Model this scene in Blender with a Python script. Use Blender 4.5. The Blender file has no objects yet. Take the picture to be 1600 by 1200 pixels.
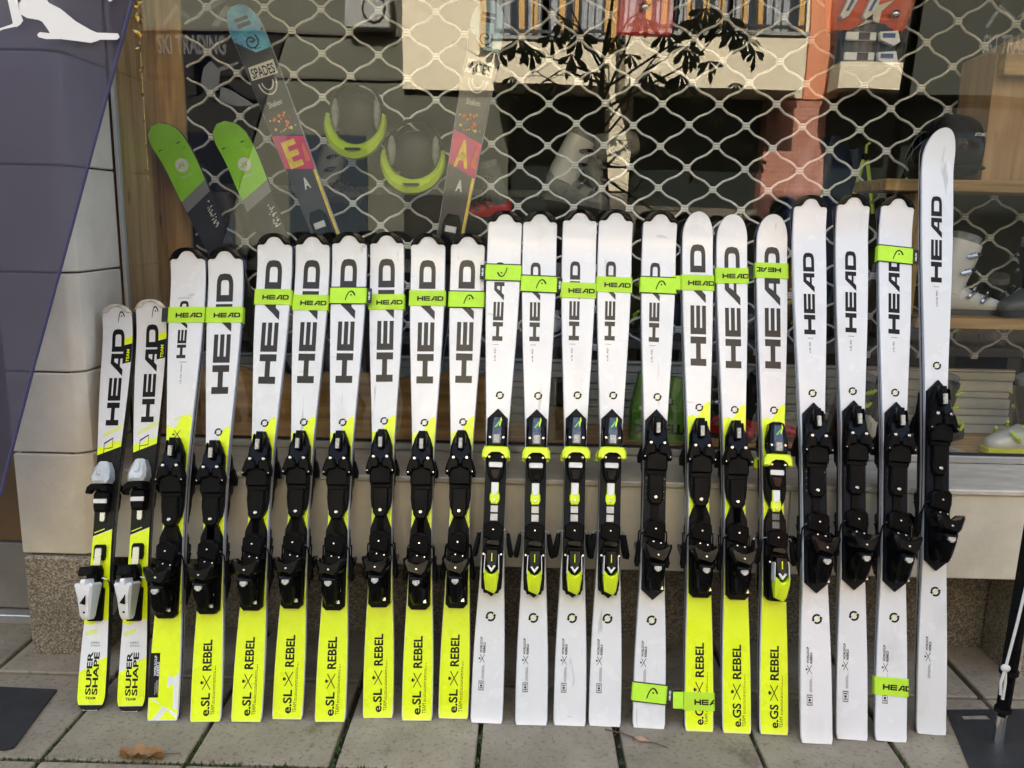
import bpy, bmesh, math, random
from mathutils import Vector, Matrix
random.seed(7)
SC = bpy.context.scene
COL = SC.collection
R = math.radians

# ------------------------------------------------------------------ camera
F_PX, H = 1313.4, 1.55
PITCH, YAW, ROLL = R(11.172), R(-0.689), R(1.172)
fw = Vector((math.sin(YAW)*math.cos(PITCH), math.cos(YAW)*math.cos(PITCH), -math.sin(PITCH)))
rt = Vector((math.cos(YAW), -math.sin(YAW), 0)); up = rt.cross(fw)
rt, up = math.cos(ROLL)*rt+math.sin(ROLL)*up, math.cos(ROLL)*up-math.sin(ROLL)*rt
CAMP = Vector((0, 0, H))
cd = bpy.data.cameras.new('camera'); cam = bpy.data.objects.new('camera', cd); COL.objects.link(cam)
cam.matrix_world = Matrix.Translation(CAMP) @ Matrix((rt, up, -fw)).transposed().to_4x4()
cd.sensor_width = 36; cd.lens = F_PX/1600*36; cd.clip_start = 0.05; cd.clip_end = 500
SC.camera = cam

# ------------------------------------------------------------------ light
SUN_EL, SUN_AZ = R(40), R(-12)          # sun stands behind the shop, in the direction +Y
w = bpy.data.worlds.new('World'); SC.world = w; w.use_nodes = True
nt = w.node_tree; nt.nodes.clear()
sky = nt.nodes.new('ShaderNodeTexSky'); sky.sky_type = 'NISHITA'; sky.sun_disc = False
sky.sun_elevation = SUN_EL; sky.sun_rotation = SUN_AZ; sky.dust_density = 5.0; sky.ozone_density = .75; sky.air_density = .8
bg = nt.nodes.new('ShaderNodeBackground'); bg.inputs[1].default_value = 0.15
wo = nt.nodes.new('ShaderNodeOutputWorld')
desat = nt.nodes.new('ShaderNodeHueSaturation'); desat.inputs['Saturation'].default_value = .72    # sky colour muted in place of a camera white balance
nt.links.new(sky.outputs[0], desat.inputs['Color']); nt.links.new(desat.outputs[0], bg.inputs[0]); nt.links.new(bg.outputs[0], wo.inputs[0])
sd = bpy.data.lights.new('sun', 'SUN'); sd.energy = 4.5; sd.angle = R(0.5); sd.color = (1, .94, .84)
so = bpy.data.objects.new('sun', sd); COL.objects.link(so)
sdir = Vector((math.sin(SUN_AZ)*math.cos(SUN_EL), math.cos(SUN_AZ)*math.cos(SUN_EL), math.sin(SUN_EL)))
so.rotation_euler = sdir.to_track_quat('Z', 'Y').to_euler(); so.location = (0, 0, 30)
vs = SC.view_settings
vs.view_transform = 'Standard'; vs.look = 'None'; vs.exposure = 2.78; vs.gamma = 1; vs.use_curve_mapping = False

# ------------------------------------------------------------------ pixel -> place on a real plane
def ray(px, py): return fw+rt*((px-800)/F_PX)-up*((py-600)/F_PX)
def onY(px, py, Y): d = ray(px, py); return CAMP+d*(Y/d.y)
def onZ(px, py, Z=0): d = ray(px, py); return CAMP+d*((Z-H)/d.z)
YG = 3.058                               # shop window glass
def refl(px, py, Y):                     # place across the street that the glass mirrors at this pixel
    d = ray(px, py); s = (2*YG-Y)/d.y
    return Vector((d.x*s, Y, H+d.z*s))

# ------------------------------------------------------------------ materials
def srgb(r, g, b):
    return tuple(((c/255)/12.92 if c/255 <= .04045 else ((c/255+.055)/1.055)**2.4) for c in (r, g, b))
MATS = {}
def pm(name, col, rough=.5, metal=0, var=0, vscale=8, bump=0, bscale=60, coat=0, stretch=(1, 1, 1), alpha=1, col2=None, spec=.5, trans=0, wear=0):
    if name in MATS: return MATS[name]
    m = bpy.data.materials.new(name); m.use_nodes = True; t = m.node_tree
    b = t.nodes['Principled BSDF']; L = t.links.new
    b.inputs['Base Color'].default_value = (*col, 1); b.inputs['Roughness'].default_value = rough
    b.inputs['Metallic'].default_value = metal; b.inputs['Coat Weight'].default_value = coat
    b.inputs['Alpha'].default_value = alpha; b.inputs['Specular IOR Level'].default_value = spec
    b.inputs['Coat Roughness'].default_value = .12
    tc = t.nodes.new('ShaderNodeTexCoord'); mp = t.nodes.new('ShaderNodeMapping')
    L(tc.outputs['Object'], mp.inputs['Vector']); mp.inputs['Scale'].default_value = stretch
    oi = t.nodes.new('ShaderNodeObjectInfo'); ad = t.nodes.new('ShaderNodeVectorMath'); ad.operation = 'ADD'
    sc_ = t.nodes.new('ShaderNodeMath'); sc_.operation = 'MULTIPLY'; sc_.inputs[1].default_value = 37
    L(oi.outputs['Random'], sc_.inputs[0]); L(mp.outputs[0], ad.inputs[0]); L(sc_.outputs[0], ad.inputs[1])
    if var or col2:
        n = t.nodes.new('ShaderNodeTexNoise'); n.inputs['Scale'].default_value = vscale; n.inputs['Detail'].default_value = 6
        n.inputs['Roughness'].default_value = .62
        L(ad.outputs[0], n.inputs['Vector'])
        r = t.nodes.new('ShaderNodeValToRGB'); r.color_ramp.elements[0].position = .32; r.color_ramp.elements[1].position = .68
        c2 = col2 or tuple(c*(1-var) for c in col); c1 = tuple(min(1, c*(1+var*.5)) for c in col) if var else col
        r.color_ramp.elements[0].color = (*c2, 1); r.color_ramp.elements[1].color = (*c1, 1)
        L(n.outputs[0], r.inputs[0]); L(r.outputs[0], b.inputs['Base Color'])
    if wear:
        n3 = t.nodes.new('ShaderNodeTexNoise'); n3.inputs['Scale'].default_value = 14; n3.inputs['Detail'].default_value = 8
        L(ad.outputs[0], n3.inputs['Vector'])
        mr = t.nodes.new('ShaderNodeMapRange'); mr.inputs[1].default_value = .35; mr.inputs[2].default_value = .7
        mr.inputs[3].default_value = max(.02, rough-wear); mr.inputs[4].default_value = rough+wear
        L(n3.outputs[0], mr.inputs[0]); L(mr.outputs[0], b.inputs['Roughness'])
    if bump:
        n2 = t.nodes.new('ShaderNodeTexNoise'); n2.inputs['Scale'].default_value = bscale; n2.inputs['Detail'].default_value = 5
        L(ad.outputs[0], n2.inputs['Vector'])
        bp = t.nodes.new('ShaderNodeBump'); bp.inputs['Strength'].default_value = bump; bp.inputs['Distance'].default_value = .01
        L(n2.outputs[0], bp.inputs['Height']); L(bp.outputs[0], b.inputs['Normal'])
    MATS[name] = m; return m

WHITE = pm('ski_white', (.765, .775, .785), .25, coat=.35, var=.015, vscale=5, wear=.06)
YEL = pm('ski_yellow', (.80, .97, .006), .3, coat=.3, wear=.1)
def scuffs(m, tint):
    t = m.node_tree; b = t.nodes['Principled BSDF']; L = t.links.new
    src = b.inputs['Base Color'].links[0].from_socket
    tc = t.nodes.new('ShaderNodeTexCoord'); oi = t.nodes.new('ShaderNodeObjectInfo')
    cur = src
    for sc_, st, lo, hi, am in ((30, (1, 1, .12), .70, .74, .5), (26, (.25, 1, 1), .72, .75, .4), (9, (1, 1, .5), .58, .75, .22)):
        mp = t.nodes.new('ShaderNodeMapping'); mp.inputs['Scale'].default_value = st; L(tc.outputs['Object'], mp.inputs[0])
        cx = t.nodes.new('ShaderNodeCombineXYZ'); ml = t.nodes.new('ShaderNodeMath'); ml.operation = 'MULTIPLY'; ml.inputs[1].default_value = 60
        L(oi.outputs['Random'], ml.inputs[0]); L(ml.outputs[0], cx.inputs[0]); L(ml.outputs[0], cx.inputs[2]); L(cx.outputs[0], mp.inputs['Location'])
        n = t.nodes.new('ShaderNodeTexNoise'); n.inputs['Scale'].default_value = sc_; n.inputs['Detail'].default_value = 4; L(mp.outputs[0], n.inputs[0])
        mr = t.nodes.new('ShaderNodeMapRange'); mr.inputs[1].default_value = lo; mr.inputs[2].default_value = hi; mr.inputs[3].default_value = 0; mr.inputs[4].default_value = am; L(n.outputs[0], mr.inputs[0])
        mx = t.nodes.new('ShaderNodeMix'); mx.data_type = 'RGBA'; mx.inputs[7].default_value = (*tint, 1)
        L(mr.outputs[0], mx.inputs[0]); L(cur, mx.inputs[6]); cur = mx.outputs[2]
    L(cur, b.inputs['Base Color'])
scuffs(WHITE, (.36, .34, .31))
PALEYEL = pm('pale_yellow', (.75, .80, .30), .35)
INK = pm('ink_black', (.008, .008, .009), .35, spec=.2)
INK2 = pm('ink_grey', (.022, .020, .018), .25, spec=.3)
NAVY = pm('plate_navy', (.004, .006, .011), .4, wear=.1, spec=.12)
BLK = pm('plastic_black', (.004, .004, .0045), .40, wear=.14, spec=.075)
BLKG = pm('plastic_black_gloss', (.0035, .0035, .004), .16, wear=.1, spec=.15)
BLKR = pm('rubber_black', (.007, .007, .007), .6, spec=.1)
SMOKE = pm('smoked_window', (.10, .11, .13), .08, metal=.5, var=.6, vscale=90)
STEEL = pm('steel', (.62, .62, .62), .25, metal=1, wear=.1)
BRUSH = pm('brushed_steel', (.55, .55, .53), .5, metal=.4, var=.15, vscale=40)
CHROME = pm('chrome', (.75, .75, .74), .14, metal=1)
SIDEW = pm('sidewall_silver', (.62, .63, .66), .3, metal=.25)
SIDEB = pm('sidewall_black', (.015, .015, .017), .35)
BASE = pm('ski_base', (.012, .012, .013), .3)
NEON = pm('binding_yellow', (.76, .95, .02), .33, coat=.2)
WPL = pm('plastic_white', (.78, .79, .80), .3, coat=.2)
PEARL = pm('plastic_pearl', (.62, .66, .66), .12, coat=.6, var=.25, vscale=40)
GREENS = pm('sticker_green', (.10, .62, .10), .3)
LAB = pm('label_grey', (.55, .53, .47), .4, var=.6, vscale=220)
STRAP = pm('strap_neon', (.60, .95, .04), .55, alpha=.78, var=.06, vscale=20)
STRAP2 = pm('strap_neon_solid', (.52, .90, .04), .6, var=.06, vscale=30)
TRIM = pm('strap_trim', (.014, .02, .018), .7)
GUARDW = pm('worn_guard', (.60, .57, .50), .45, var=.35, vscale=30)

def granite():
    m = bpy.data.materials.new('granite'); m.use_nodes = True; t = m.node_tree; b = t.nodes['Principled BSDF']; L = t.links.new
    tc = t.nodes.new('ShaderNodeTexCoord')
    v = t.nodes.new('ShaderNodeTexVoronoi'); v.inputs['Scale'].default_value = 190
    n = t.nodes.new('ShaderNodeTexNoise'); n.inputs['Scale'].default_value = 5; n.inputs['Detail'].default_value = 5
    L(tc.outputs['Object'], v.inputs[0]); L(tc.outputs['Object'], n.inputs[0])
    sx = t.nodes.new('ShaderNodeSeparateColor'); L(v.outputs['Color'], sx.inputs[0])
    r = t.nodes.new('ShaderNodeValToRGB')
    el = r.color_ramp.elements; el[0].position = 0; el[0].color = (.11, .092, .066, 1); el[1].position = 1; el[1].color = (.46, .40, .31, 1)
    e = el.new(.45); e.color = (.22, .19, .145, 1)
    L(sx.outputs[0], r.inputs[0])
    mx = t.nodes.new('ShaderNodeMix'); mx.data_type = 'RGBA'; mx.blend_type = 'MULTIPLY'; mx.inputs[0].default_value = .6
    r2 = t.nodes.new('ShaderNodeValToRGB'); r2.color_ramp.elements[0].position = .3; r2.color_ramp.elements[0].color = (.55, .52, .47, 1); r2.color_ramp.elements[1].position = .65
    L(n.outputs[0], r2.inputs[0]); L(r.outputs[0], mx.inputs[6]); L(r2.outputs[0], mx.inputs[7]); L(mx.outputs[2], b.inputs['Base Color'])
    b.inputs['Roughness'].default_value = .7
    bp = t.nodes.new('ShaderNodeBump'); bp.inputs['Strength'].default_value = .25; bp.inputs['Distance'].default_value = .004
    L(v.outputs['Distance'], bp.inputs['Height']); L(bp.outputs[0], b.inputs['Normal'])
    return m
GRAN = granite()
GRAND = GRAN.copy(); GRAND.name = 'granite_shade'      # recess shade under the apron put into the plinth's colour
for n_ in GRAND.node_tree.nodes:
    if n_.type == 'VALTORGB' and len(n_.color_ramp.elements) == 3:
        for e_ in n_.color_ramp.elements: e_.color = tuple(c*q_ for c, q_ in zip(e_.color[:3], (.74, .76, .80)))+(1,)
LIME = pm('limestone', (.72, .67, .555), .6, var=.16, vscale=4, bump=.12, bscale=90)
MARB = pm('sill_marble', (.58, .54, .45), .3, var=.25, vscale=9, stretch=(1, 2.5, 2))
GROUT = pm('grout_dark', (.06, .05, .04), .9)
def slabmat():
    m = bpy.data.materials.new('paving_concrete'); m.use_nodes = True; t = m.node_tree; b = t.nodes['Principled BSDF']; L = t.links.new
    tc = t.nodes.new('ShaderNodeTexCoord'); oi = t.nodes.new('ShaderNodeObjectInfo')
    ad = t.nodes.new('ShaderNodeVectorMath'); ad.operation = 'ADD'
    ml = t.nodes.new('ShaderNodeMath'); ml.operation = 'MULTIPLY'; ml.inputs[1].default_value = 50
    L(oi.outputs['Random'], ml.inputs[0]); L(tc.outputs['Object'], ad.inputs[0]); L(ml.outputs[0], ad.inputs[1])
    def noise(s, d, lo, hi, c0, c1):
        n = t.nodes.new('ShaderNodeTexNoise'); n.inputs['Scale'].default_value = s; n.inputs['Detail'].default_value = d
        n.inputs['Roughness'].default_value = .65
        L(ad.outputs[0], n.inputs[0]); r = t.nodes.new('ShaderNodeValToRGB')
        r.color_ramp.elements[0].position = lo; r.color_ramp.elements[1].position = hi
        r.color_ramp.elements[0].color = (*c0, 1); r.color_ramp.elements[1].color = (*c1, 1); L(n.outputs[0], r.inputs[0]); return n, r
    n1, r1 = noise(6, 8, .3, .72, (.21, .176, .123), (.345, .298, .218))
    n2, r2 = noise(70, 3, .30, .46, (.45, .42, .38), (1, 1, 1))
    n3, r3 = noise(4.5, 10, .30, .37, (.45, .38, .30), (1, 1, 1))
    cur = r1.outputs[0]
    for r_ in (r2, r3):
        mx = t.nodes.new('ShaderNodeMix'); mx.data_type = 'RGBA'; mx.blend_type = 'MULTIPLY'; mx.inputs[0].default_value = .75
        L(cur, mx.inputs[6]); L(r_.outputs[0], mx.inputs[7]); cur = mx.outputs[2]
    vo = t.nodes.new('ShaderNodeTexVoronoi'); vo.inputs['Scale'].default_value = 9; L(ad.outputs[0], vo.inputs[0])
    n4, r4 = noise(22, 4, .35, .6, (0, 0, 0), (.07, .07, .07))
    sb = t.nodes.new('ShaderNodeMath'); sb.operation = 'ADD'; L(vo.outputs['Distance'], sb.inputs[0]); L(r4.outputs[0], sb.inputs[1])
    rs_ = t.nodes.new('ShaderNodeValToRGB'); rs_.color_ramp.elements[0].position = .055; rs_.color_ramp.elements[1].position = .085; rs_.color_ramp.elements[0].color = (.42, .38, .33, 1)
    L(sb.outputs[0], rs_.inputs[0]); mx = t.nodes.new('ShaderNodeMix'); mx.data_type = 'RGBA'; mx.blend_type = 'MULTIPLY'; mx.inputs[0].default_value = .6
    L(cur, mx.inputs[6]); L(rs_.outputs[0], mx.inputs[7]); cur = mx.outputs[2]
    hv = t.nodes.new('ShaderNodeHueSaturation'); L(cur, hv.inputs['Color'])
    mr = t.nodes.new('ShaderNodeMapRange'); mr.inputs[3].default_value = .86; mr.inputs[4].default_value = 1.12
    L(oi.outputs['Random'], mr.inputs[0]); L(mr.outputs[0], hv.inputs['Value']); L(hv.outputs[0], b.inputs['Base Color'])
    b.inputs['Roughness'].default_value = .75
    bp = t.nodes.new('ShaderNodeBump'); bp.inputs['Strength'].default_value = .3; bp.inputs['Distance'].default_value = .004
    L(n2.outputs[0], bp.inputs['Height']); L(bp.outputs[0], b.inputs['Normal'])
    return m
SLAB = slabmat()
SOIL = pm('joint_soil', (.035, .030, .022), .95, var=.4, vscale=40, bump=.4)
MOSS = pm('moss', (.05, .085, .02), .9, var=.4, vscale=60)
ASPH = pm('asphalt', (.05, .05, .05), .85, var=.3, vscale=30)
def woodmat(name, c0, c1, axis='x', scale=1.0, rough=.45):
    m = bpy.data.materials.new(name); m.use_nodes = True; t = m.node_tree; b = t.nodes['Principled BSDF']; L = t.links.new
    tc = t.nodes.new('ShaderNodeTexCoord'); mp = t.nodes.new('ShaderNodeMapping')
    s = {'x': (1.2, 14, 14), 'z': (14, 14, 1.2)}[axis]; mp.inputs['Scale'].default_value = tuple(q*scale for q in s)
    L(tc.outputs['Object'], mp.inputs[0])
    n = t.nodes.new('ShaderNodeTexNoise'); n.inputs['Scale'].default_value = 2.2; n.inputs['Detail'].default_value = 8; n.inputs['Distortion'].default_value = .6
    L(mp.outputs[0], n.inputs[0])
    r = t.nodes.new('ShaderNodeValToRGB'); r.color_ramp.elements[0].position = .33; r.color_ramp.elements[1].position = .68
    r.color_ramp.elements[0].color = (*c0, 1); r.color_ramp.elements[1].color = (*c1, 1); L(n.outputs[0], r.inputs[0])
    mp2 = t.nodes.new('ShaderNodeMapping'); mp2.inputs['Scale'].default_value = {'x': (3, 9, 9), 'z': (9, 9, 3)}[axis]; L(tc.outputs['Object'], mp2.inputs[0])
    v = t.nodes.new('ShaderNodeTexVoronoi'); v.inputs['Scale'].default_value = 1.3; L(mp2.outputs[0], v.inputs[0])
    r2 = t.nodes.new('ShaderNodeValToRGB'); r2.color_ramp.elements[0].position = .07; r2.color_ramp.elements[1].position = .15
    r2.color_ramp.elements[0].color = (.25, .18, .12, 1); L(v.outputs['Distance'], r2.inputs[0])
    mx = t.nodes.new('ShaderNodeMix'); mx.data_type = 'RGBA'; mx.blend_type = 'MULTIPLY'; mx.inputs[0].default_value = .8
    L(r.outputs[0], mx.inputs[6]); L(r2.outputs[0], mx.inputs[7]); L(mx.outputs[2], b.inputs['Base Color'])
    b.inputs['Roughness'].default_value = rough
    return m
WOODZ = woodmat('pine_upright', (.30, .18, .06), (.58, .38, .15), 'z')
WOODX = woodmat('pine_board', (.20, .115, .04), (.46, .28, .11), 'x')
WOODD = woodmat('dark_plank', (.36, .18, .065), (.80, .50, .21), 'x', .8)
WOODP = woodmat('crate_wood', (.26, .15, .06), (.42, .26, .12), 'z', .7)
ALU = pm('aluminium', (.55, .55, .54), .35, metal=.8, var=.1, vscale=12)
ALUW = pm('shutter_slat', (.52, .53, .50), .45, var=.1, vscale=12)
ALUS = pm('stile_paint', (.36, .36, .33), .5)
GASK = pm('gasket', (.01, .01, .01), .5)
GREYM = pm('clamp_groove', (.12, .12, .11), .5)
MESH_M = pm('shutter_wire', (.78, .79, .77), .38, metal=.1); CLAMPM = pm('shutter_clamp', (.82, .83, .81), .4)

# ------------------------------------------------------------------ objects
def setp(o, label=None, cat=None, group=None, kind=None):
    if label: o['label'] = label
    if cat: o['category'] = cat
    if group: o['group'] = group
    if kind: o['kind'] = kind
    return o
def thing(name, label, cat, group=None, mat=None, loc=(0, 0, 0)):
    o = bpy.data.objects.new(name, None); o.empty_display_size = .05; COL.objects.link(o)
    o.matrix_world = mat if mat is not None else Matrix.Translation(loc)
    return setp(o, label, cat, group)
class MB:
    def __init__(s): s.v = []; s.f = []; s.mi = []; s.mats = []
    def m(s, mat):
        if mat not in s.mats: s.mats.append(mat)
        return s.mats.index(mat)
    def poly(s, pts, mat):
        n = len(s.v); s.v += [tuple(p) for p in pts]; s.f.append(tuple(range(n, n+len(pts)))); s.mi.append(s.m(mat)); return s
    def rings(s, rs, mat, cap0=True, cap1=True, closed=True):
        n = len(s.v); k = len(rs[0]); i = s.m(mat)
        for r_ in rs: s.v += [tuple(p) for p in r_]
        for a in range(len(rs)-1):
            for b in range(k if closed else k-1):
                c = (b+1) % k
                s.f.append((n+a*k+b, n+a*k+c, n+(a+1)*k+c, n+(a+1)*k+b)); s.mi.append(i)
        if cap0: s.f.append(tuple(range(n+k-1, n-1, -1))); s.mi.append(i)
        if cap1: s.f.append(tuple(range(n+(len(rs)-1)*k, n+len(rs)*k))); s.mi.append(i)
        return s
    def box(s, lo, hi, mat, bev=0):
        x0, y0, z0 = lo; x1, y1, z1 = hi
        if not bev:
            q = [(x0, y0), (x1, y0), (x1, y1), (x0, y1)]
            return s.rings([[(x, y, z0) for x, y in q], [(x, y, z1) for x, y in q]], mat)
        b = bev
        def q(i, z):
            return [(x0+i+b, y0+i, z), (x1-i-b, y0+i, z), (x1-i, y0+i+b, z), (x1-i, y1-i-b, z), (x1-i-b, y1-i, z), (x0+i+b, y1-i, z), (x0+i, y1-i-b, z), (x0+i, y0+i+b, z)]
        return s.rings([q(b, z0), q(0, z0+b), q(0, z1-b), q(b, z1)], mat)
    def prism(s, pl, h0, h1, mat, b=.003):       # outline in (x, z), standing out of the face towards -Y
        cx = sum(p[0] for p in pl)/len(pl); cz = sum(p[1] for p in pl)/len(pl)
        hf = h1 if callable(h1) else (lambda x, z: h1)
        def ins(p, d):
            v = Vector((p[0]-cx, p[1]-cz)); l = v.length or 1
            v *= max(.1, (l-d*1.3)/l); return (cx+v.x, cz+v.y)
        r0 = [(p[0], -h0, p[1]) for p in pl]; r1 = [(p[0], -(hf(*p)-b), p[1]) for p in pl]
        r2 = []
        for p in pl:
            q = ins(p, b); r2.append((q[0], -hf(*q), q[1]))
        return s.rings([r0, r1, r2], mat)
    def tube(s, pts, r, mat, n=6):
        pts = [Vector(p) for p in pts]; rr = r if isinstance(r, (list, tuple)) else [r]*len(pts); rs = []
        prev = None
        for i, p in enumerate(pts):
            d = (pts[min(i+1, len(pts)-1)]-pts[max(i-1, 0)]).normalized()
            if prev is None:
                a = d.cross(Vector((0, 0, 1)) if abs(d.z) < .9 else Vector((1, 0, 0))).normalized()
            else:
                a = (prev-d*prev.dot(d)).normalized()
            prev = a; b = d.cross(a)
            rs.append([p+(a*math.cos(t)+b*math.sin(t))*rr[i] for t in [2*math.pi*k/n for k in range(n)]])
        return s.rings(rs, mat)
    def disc(s, c, r, h, mat, n=10):             # screw head on the face, axis -Y
        pl = [(c[0]+r*math.cos(2*math.pi*k/n), c[2]+r*math.sin(2*math.pi*k/n)) for k in range(n)]
        return s.prism(pl, -c[1], -c[1]+h, mat, b=min(h*.5, r*.4))
    def ball(s, c, rad, mat, nu=12, nv=8, v0=0, v1=1):
        rx, ry, rz = rad if isinstance(rad, tuple) else (rad,)*3; rs = []
        for j in range(nv+1):
            th = math.pi*(v0+(v1-v0)*j/nv); q = max(math.sin(th), .02)
            rs.append([(c[0]+rx*q*math.cos(2*math.pi*k/nu), c[1]+ry*q*math.sin(2*math.pi*k/nu), c[2]-rz*math.cos(th)) for k in range(nu)])
        return s.rings(rs, mat)
    def data(s, name, smooth=.6):
        me = bpy.data.meshes.new(name); me.from_pydata(s.v, [], s.f)
        for m_ in s.mats: me.materials.append(m_)
        me.polygons.foreach_set('material_index', s.mi)
        if smooth:
            me.polygons.foreach_set('use_smooth', [True]*len(s.f)); me.set_sharp_from_angle(angle=smooth)
        me.validate(); me.update(); return me
    def build(s, name, parent=None, smooth=.6, mat=None):
        o = bpy.data.objects.new(name, s.data(name, smooth)); COL.objects.link(o)
        if parent: o.parent = parent
        if mat is not None: o.matrix_local = mat
        return o
def copy_tree(o, parent=None):
    c = o.copy(); COL.objects.link(c)
    if parent: c.parent = parent
    for ch in list(o.children): copy_tree(ch, c)
    return c
def inst(name, me, parent, mat=None):
    o = bpy.data.objects.new(name, me); COL.objects.link(o); o.parent = parent
    if mat is not None: o.matrix_local = mat
    return o

# ================================================================== SETTING: ground
pv = MB()
pv.box((-14, -2.2, -.25), (14, 9.5, -.035), SOIL)
pave = pv.build('pavement', smooth=0); setp(pave, kind='structure')
fp = MB(); fp.box((-14, -2.2, -.034), (14, .86, 0), SLAB); fp.box((-14, .86, -.034), (-3.03, 3.3, 0), SLAB); fp.box((3.27, .86, -.034), (14, 3.3, 0), SLAB)
fo = fp.build('outer_paving', pave, smooth=0); setp(fo, kind='structure')
xs = [-3.02+.0+i*.4185 for i in range(16)]
xoff = -1.357-round((-1.357+3.02)/.4185)*.4185
ys = [.87, 1.27, 1.69, 2.137, 2.592, 3.05]
for j in range(5):
    for i in range(15):
        x0 = xoff+i*.4185; g = .006 + random.random()*.004
        y0, y1 = ys[j], ys[j+1]
        dx = random.uniform(-.003, .003); dz = random.uniform(-.003, .0)
        b = MB(); b.box((x0+g+dx-(x0+.2), y0+g-(y0+.2), -.034), (x0+.4185-g+dx-(x0+.2), y1-g-(y0+.2), dz), SLAB, bev=.004)
        o = b.build('paving_slab', pave, smooth=0); o.location = (x0+.2, y0+.2, 0)
# moss in the joints of the front row
mo = MB()
for k in range(1500):
    if random.random() < .62:
        x = random.uniform(-1.7, 1.6); y = 2.137+random.gauss(0, .006)
        if random.random() > (.9 if x < -.2 else .25): continue
    else:
        i = random.randrange(2, 12); x = xoff+i*.4185+random.gauss(0, .004); y = random.triangular(1.95, 2.5, 2.14)
        if random.random() > (.8 if x < 0 else .35): continue
    hgt = random.uniform(.001, .007); a = random.random()*6.28; q = random.uniform(.003, .009)
    p = Vector((x, y, -.012)); d = Vector((math.cos(a), math.sin(a), 0))*q
    tip = p+Vector((random.gauss(0, .004), random.gauss(0, .004), hgt+.01))
    mo.poly([p-d, p+d, tip], MOSS)
setp(mo.build('moss', smooth=0), 'green moss growing in the paving joints', 'moss', kind='stuff')
rd = MB(); rd.box((-60, -5.4, -.3), (60, -2.2, -.12), ASPH); setp(rd.build('road', smooth=0), kind='structure')
kb = MB(); kb.box((-14, -2.32, -.29), (14, -2.203, -.006), GROUT); 
sp = MB(); sp.box((-60, -40, -.3), (60, -5.4, .0), SLAB); setp(sp.build('far_pavement', smooth=0), kind='structure')
gl_ = MB(); gl_.box((-300, -300, -.5), (300, 300, -.31), ASPH); setp(gl_.build('ground', smooth=0), kind='structure')

# ================================================================== SHOP FRONT
YP = 2.727
XL = -1.46
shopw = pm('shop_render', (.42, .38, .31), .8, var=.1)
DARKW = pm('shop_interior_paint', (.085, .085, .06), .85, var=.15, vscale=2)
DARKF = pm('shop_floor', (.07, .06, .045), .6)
shop = thing('shop_building', 'pale stone shop building with a wide display window', 'building')
b = MB()
b.box((-12, YP, 2.62), (12, 3.10, 11.2), shopw)                 # facade above the window
b.box((-12, 2.95, 0), (-2.75, 3.10, 2.62), shopw); b.box((3.4, 2.80, 0), (12, 3.10, 2.62), shopw)
b.box((-12, 3.10, 3.22), (-11.8, 11, 11.2), shopw); b.box((11.8, 3.10, 3.22), (12, 11, 11.2), shopw)
b.box((-12, 3.101, 11.0), (12, 11, 11.2), shopw); b.box((-12, 10.8, 0), (12, 11, 11.0), shopw)
b.build('wall', shop, smooth=0)
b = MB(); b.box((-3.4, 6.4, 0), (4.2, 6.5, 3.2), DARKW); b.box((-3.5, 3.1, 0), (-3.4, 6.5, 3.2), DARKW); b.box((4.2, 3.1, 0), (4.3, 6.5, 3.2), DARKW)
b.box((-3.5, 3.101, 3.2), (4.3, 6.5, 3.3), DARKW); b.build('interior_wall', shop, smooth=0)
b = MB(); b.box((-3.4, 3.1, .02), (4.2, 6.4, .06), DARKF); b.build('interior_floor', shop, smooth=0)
# left pier: granite foot and limestone courses
pier = thing('stone_pier', 'limestone pier on a speckled granite foot left of the window', 'pier')
b = MB(); b.box((-1.715, YP-.012, -.02), (XL-.002, 3.3, .366), GRAN, bev=.008); b.build('granite_foot', pier, smooth=0)
zs = [.37, .735, 1.015, 1.345, 1.685, 2.03, 2.36, 2.62]
core = MB(); core.box((-1.70, YP+.012, .366), (XL-.06, 3.03, 2.62), GROUT); core.build('mortar_core', pier, smooth=0)
for z0, z1 in zip(zs[:-1], zs[1:]):
    b = MB()
    q = [(-1.72, YP), (XL-.045, YP), (XL-.03, YP+.006), (XL-.004, YP+.03), (XL, YP+.05), (XL, 3.035), (-1.72, 3.035)]
    def rg(z, d): return [(x-(d if x > -1.6 else -d), y+(d if y < 3 else 0), z) for x, y in q]
    b.rings([rg(z0+.003, .004), rg(z0+.007, 0), rg(z1-.007, 0), rg(z1-.003, .004)], LIME)
    b.build('stone_block', pier, smooth=.5)
# band under the window
band = thing('window_apron', 'beige limestone apron and marble sill under the shop window', 'wall')
for x0, x1 in ((XL+.002, -.075), (-.072, .915), (.918, 2.3), (2.303, 3.39)):
    b = MB(); b.box((x0, YP, .365), (x1, YP+.30, .668), LIME, bev=.004); b.build('stone_block', band, smooth=0)
for x0, x1 in ((XL+.003, .292), (.2945, 3.39)):
    b = MB(); b.box((x0, YP-.012, .6685), (x1, 3.045, .688), MARB, bev=.004); b.build('sill', band, smooth=0)
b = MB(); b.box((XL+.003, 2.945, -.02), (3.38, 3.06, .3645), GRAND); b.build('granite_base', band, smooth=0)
rp = thing('granite_pier', 'low granite pier under the right end of the window apron', 'pier')
b = MB(); b.box((1.745, YP+.01, -.02), (2.4, 2.943, .3643), GRAN, bev=.012); b.build('block', rp, smooth=0)
b = MB(); b.box((1.738, YP+.004, -.01), (1.776, YP+.0095, .364), pm('edge_mortar', (.42, .38, .30), .8, var=.3, vscale=30), bev=.001); b.build('edge_strip', rp, smooth=0)
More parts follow.
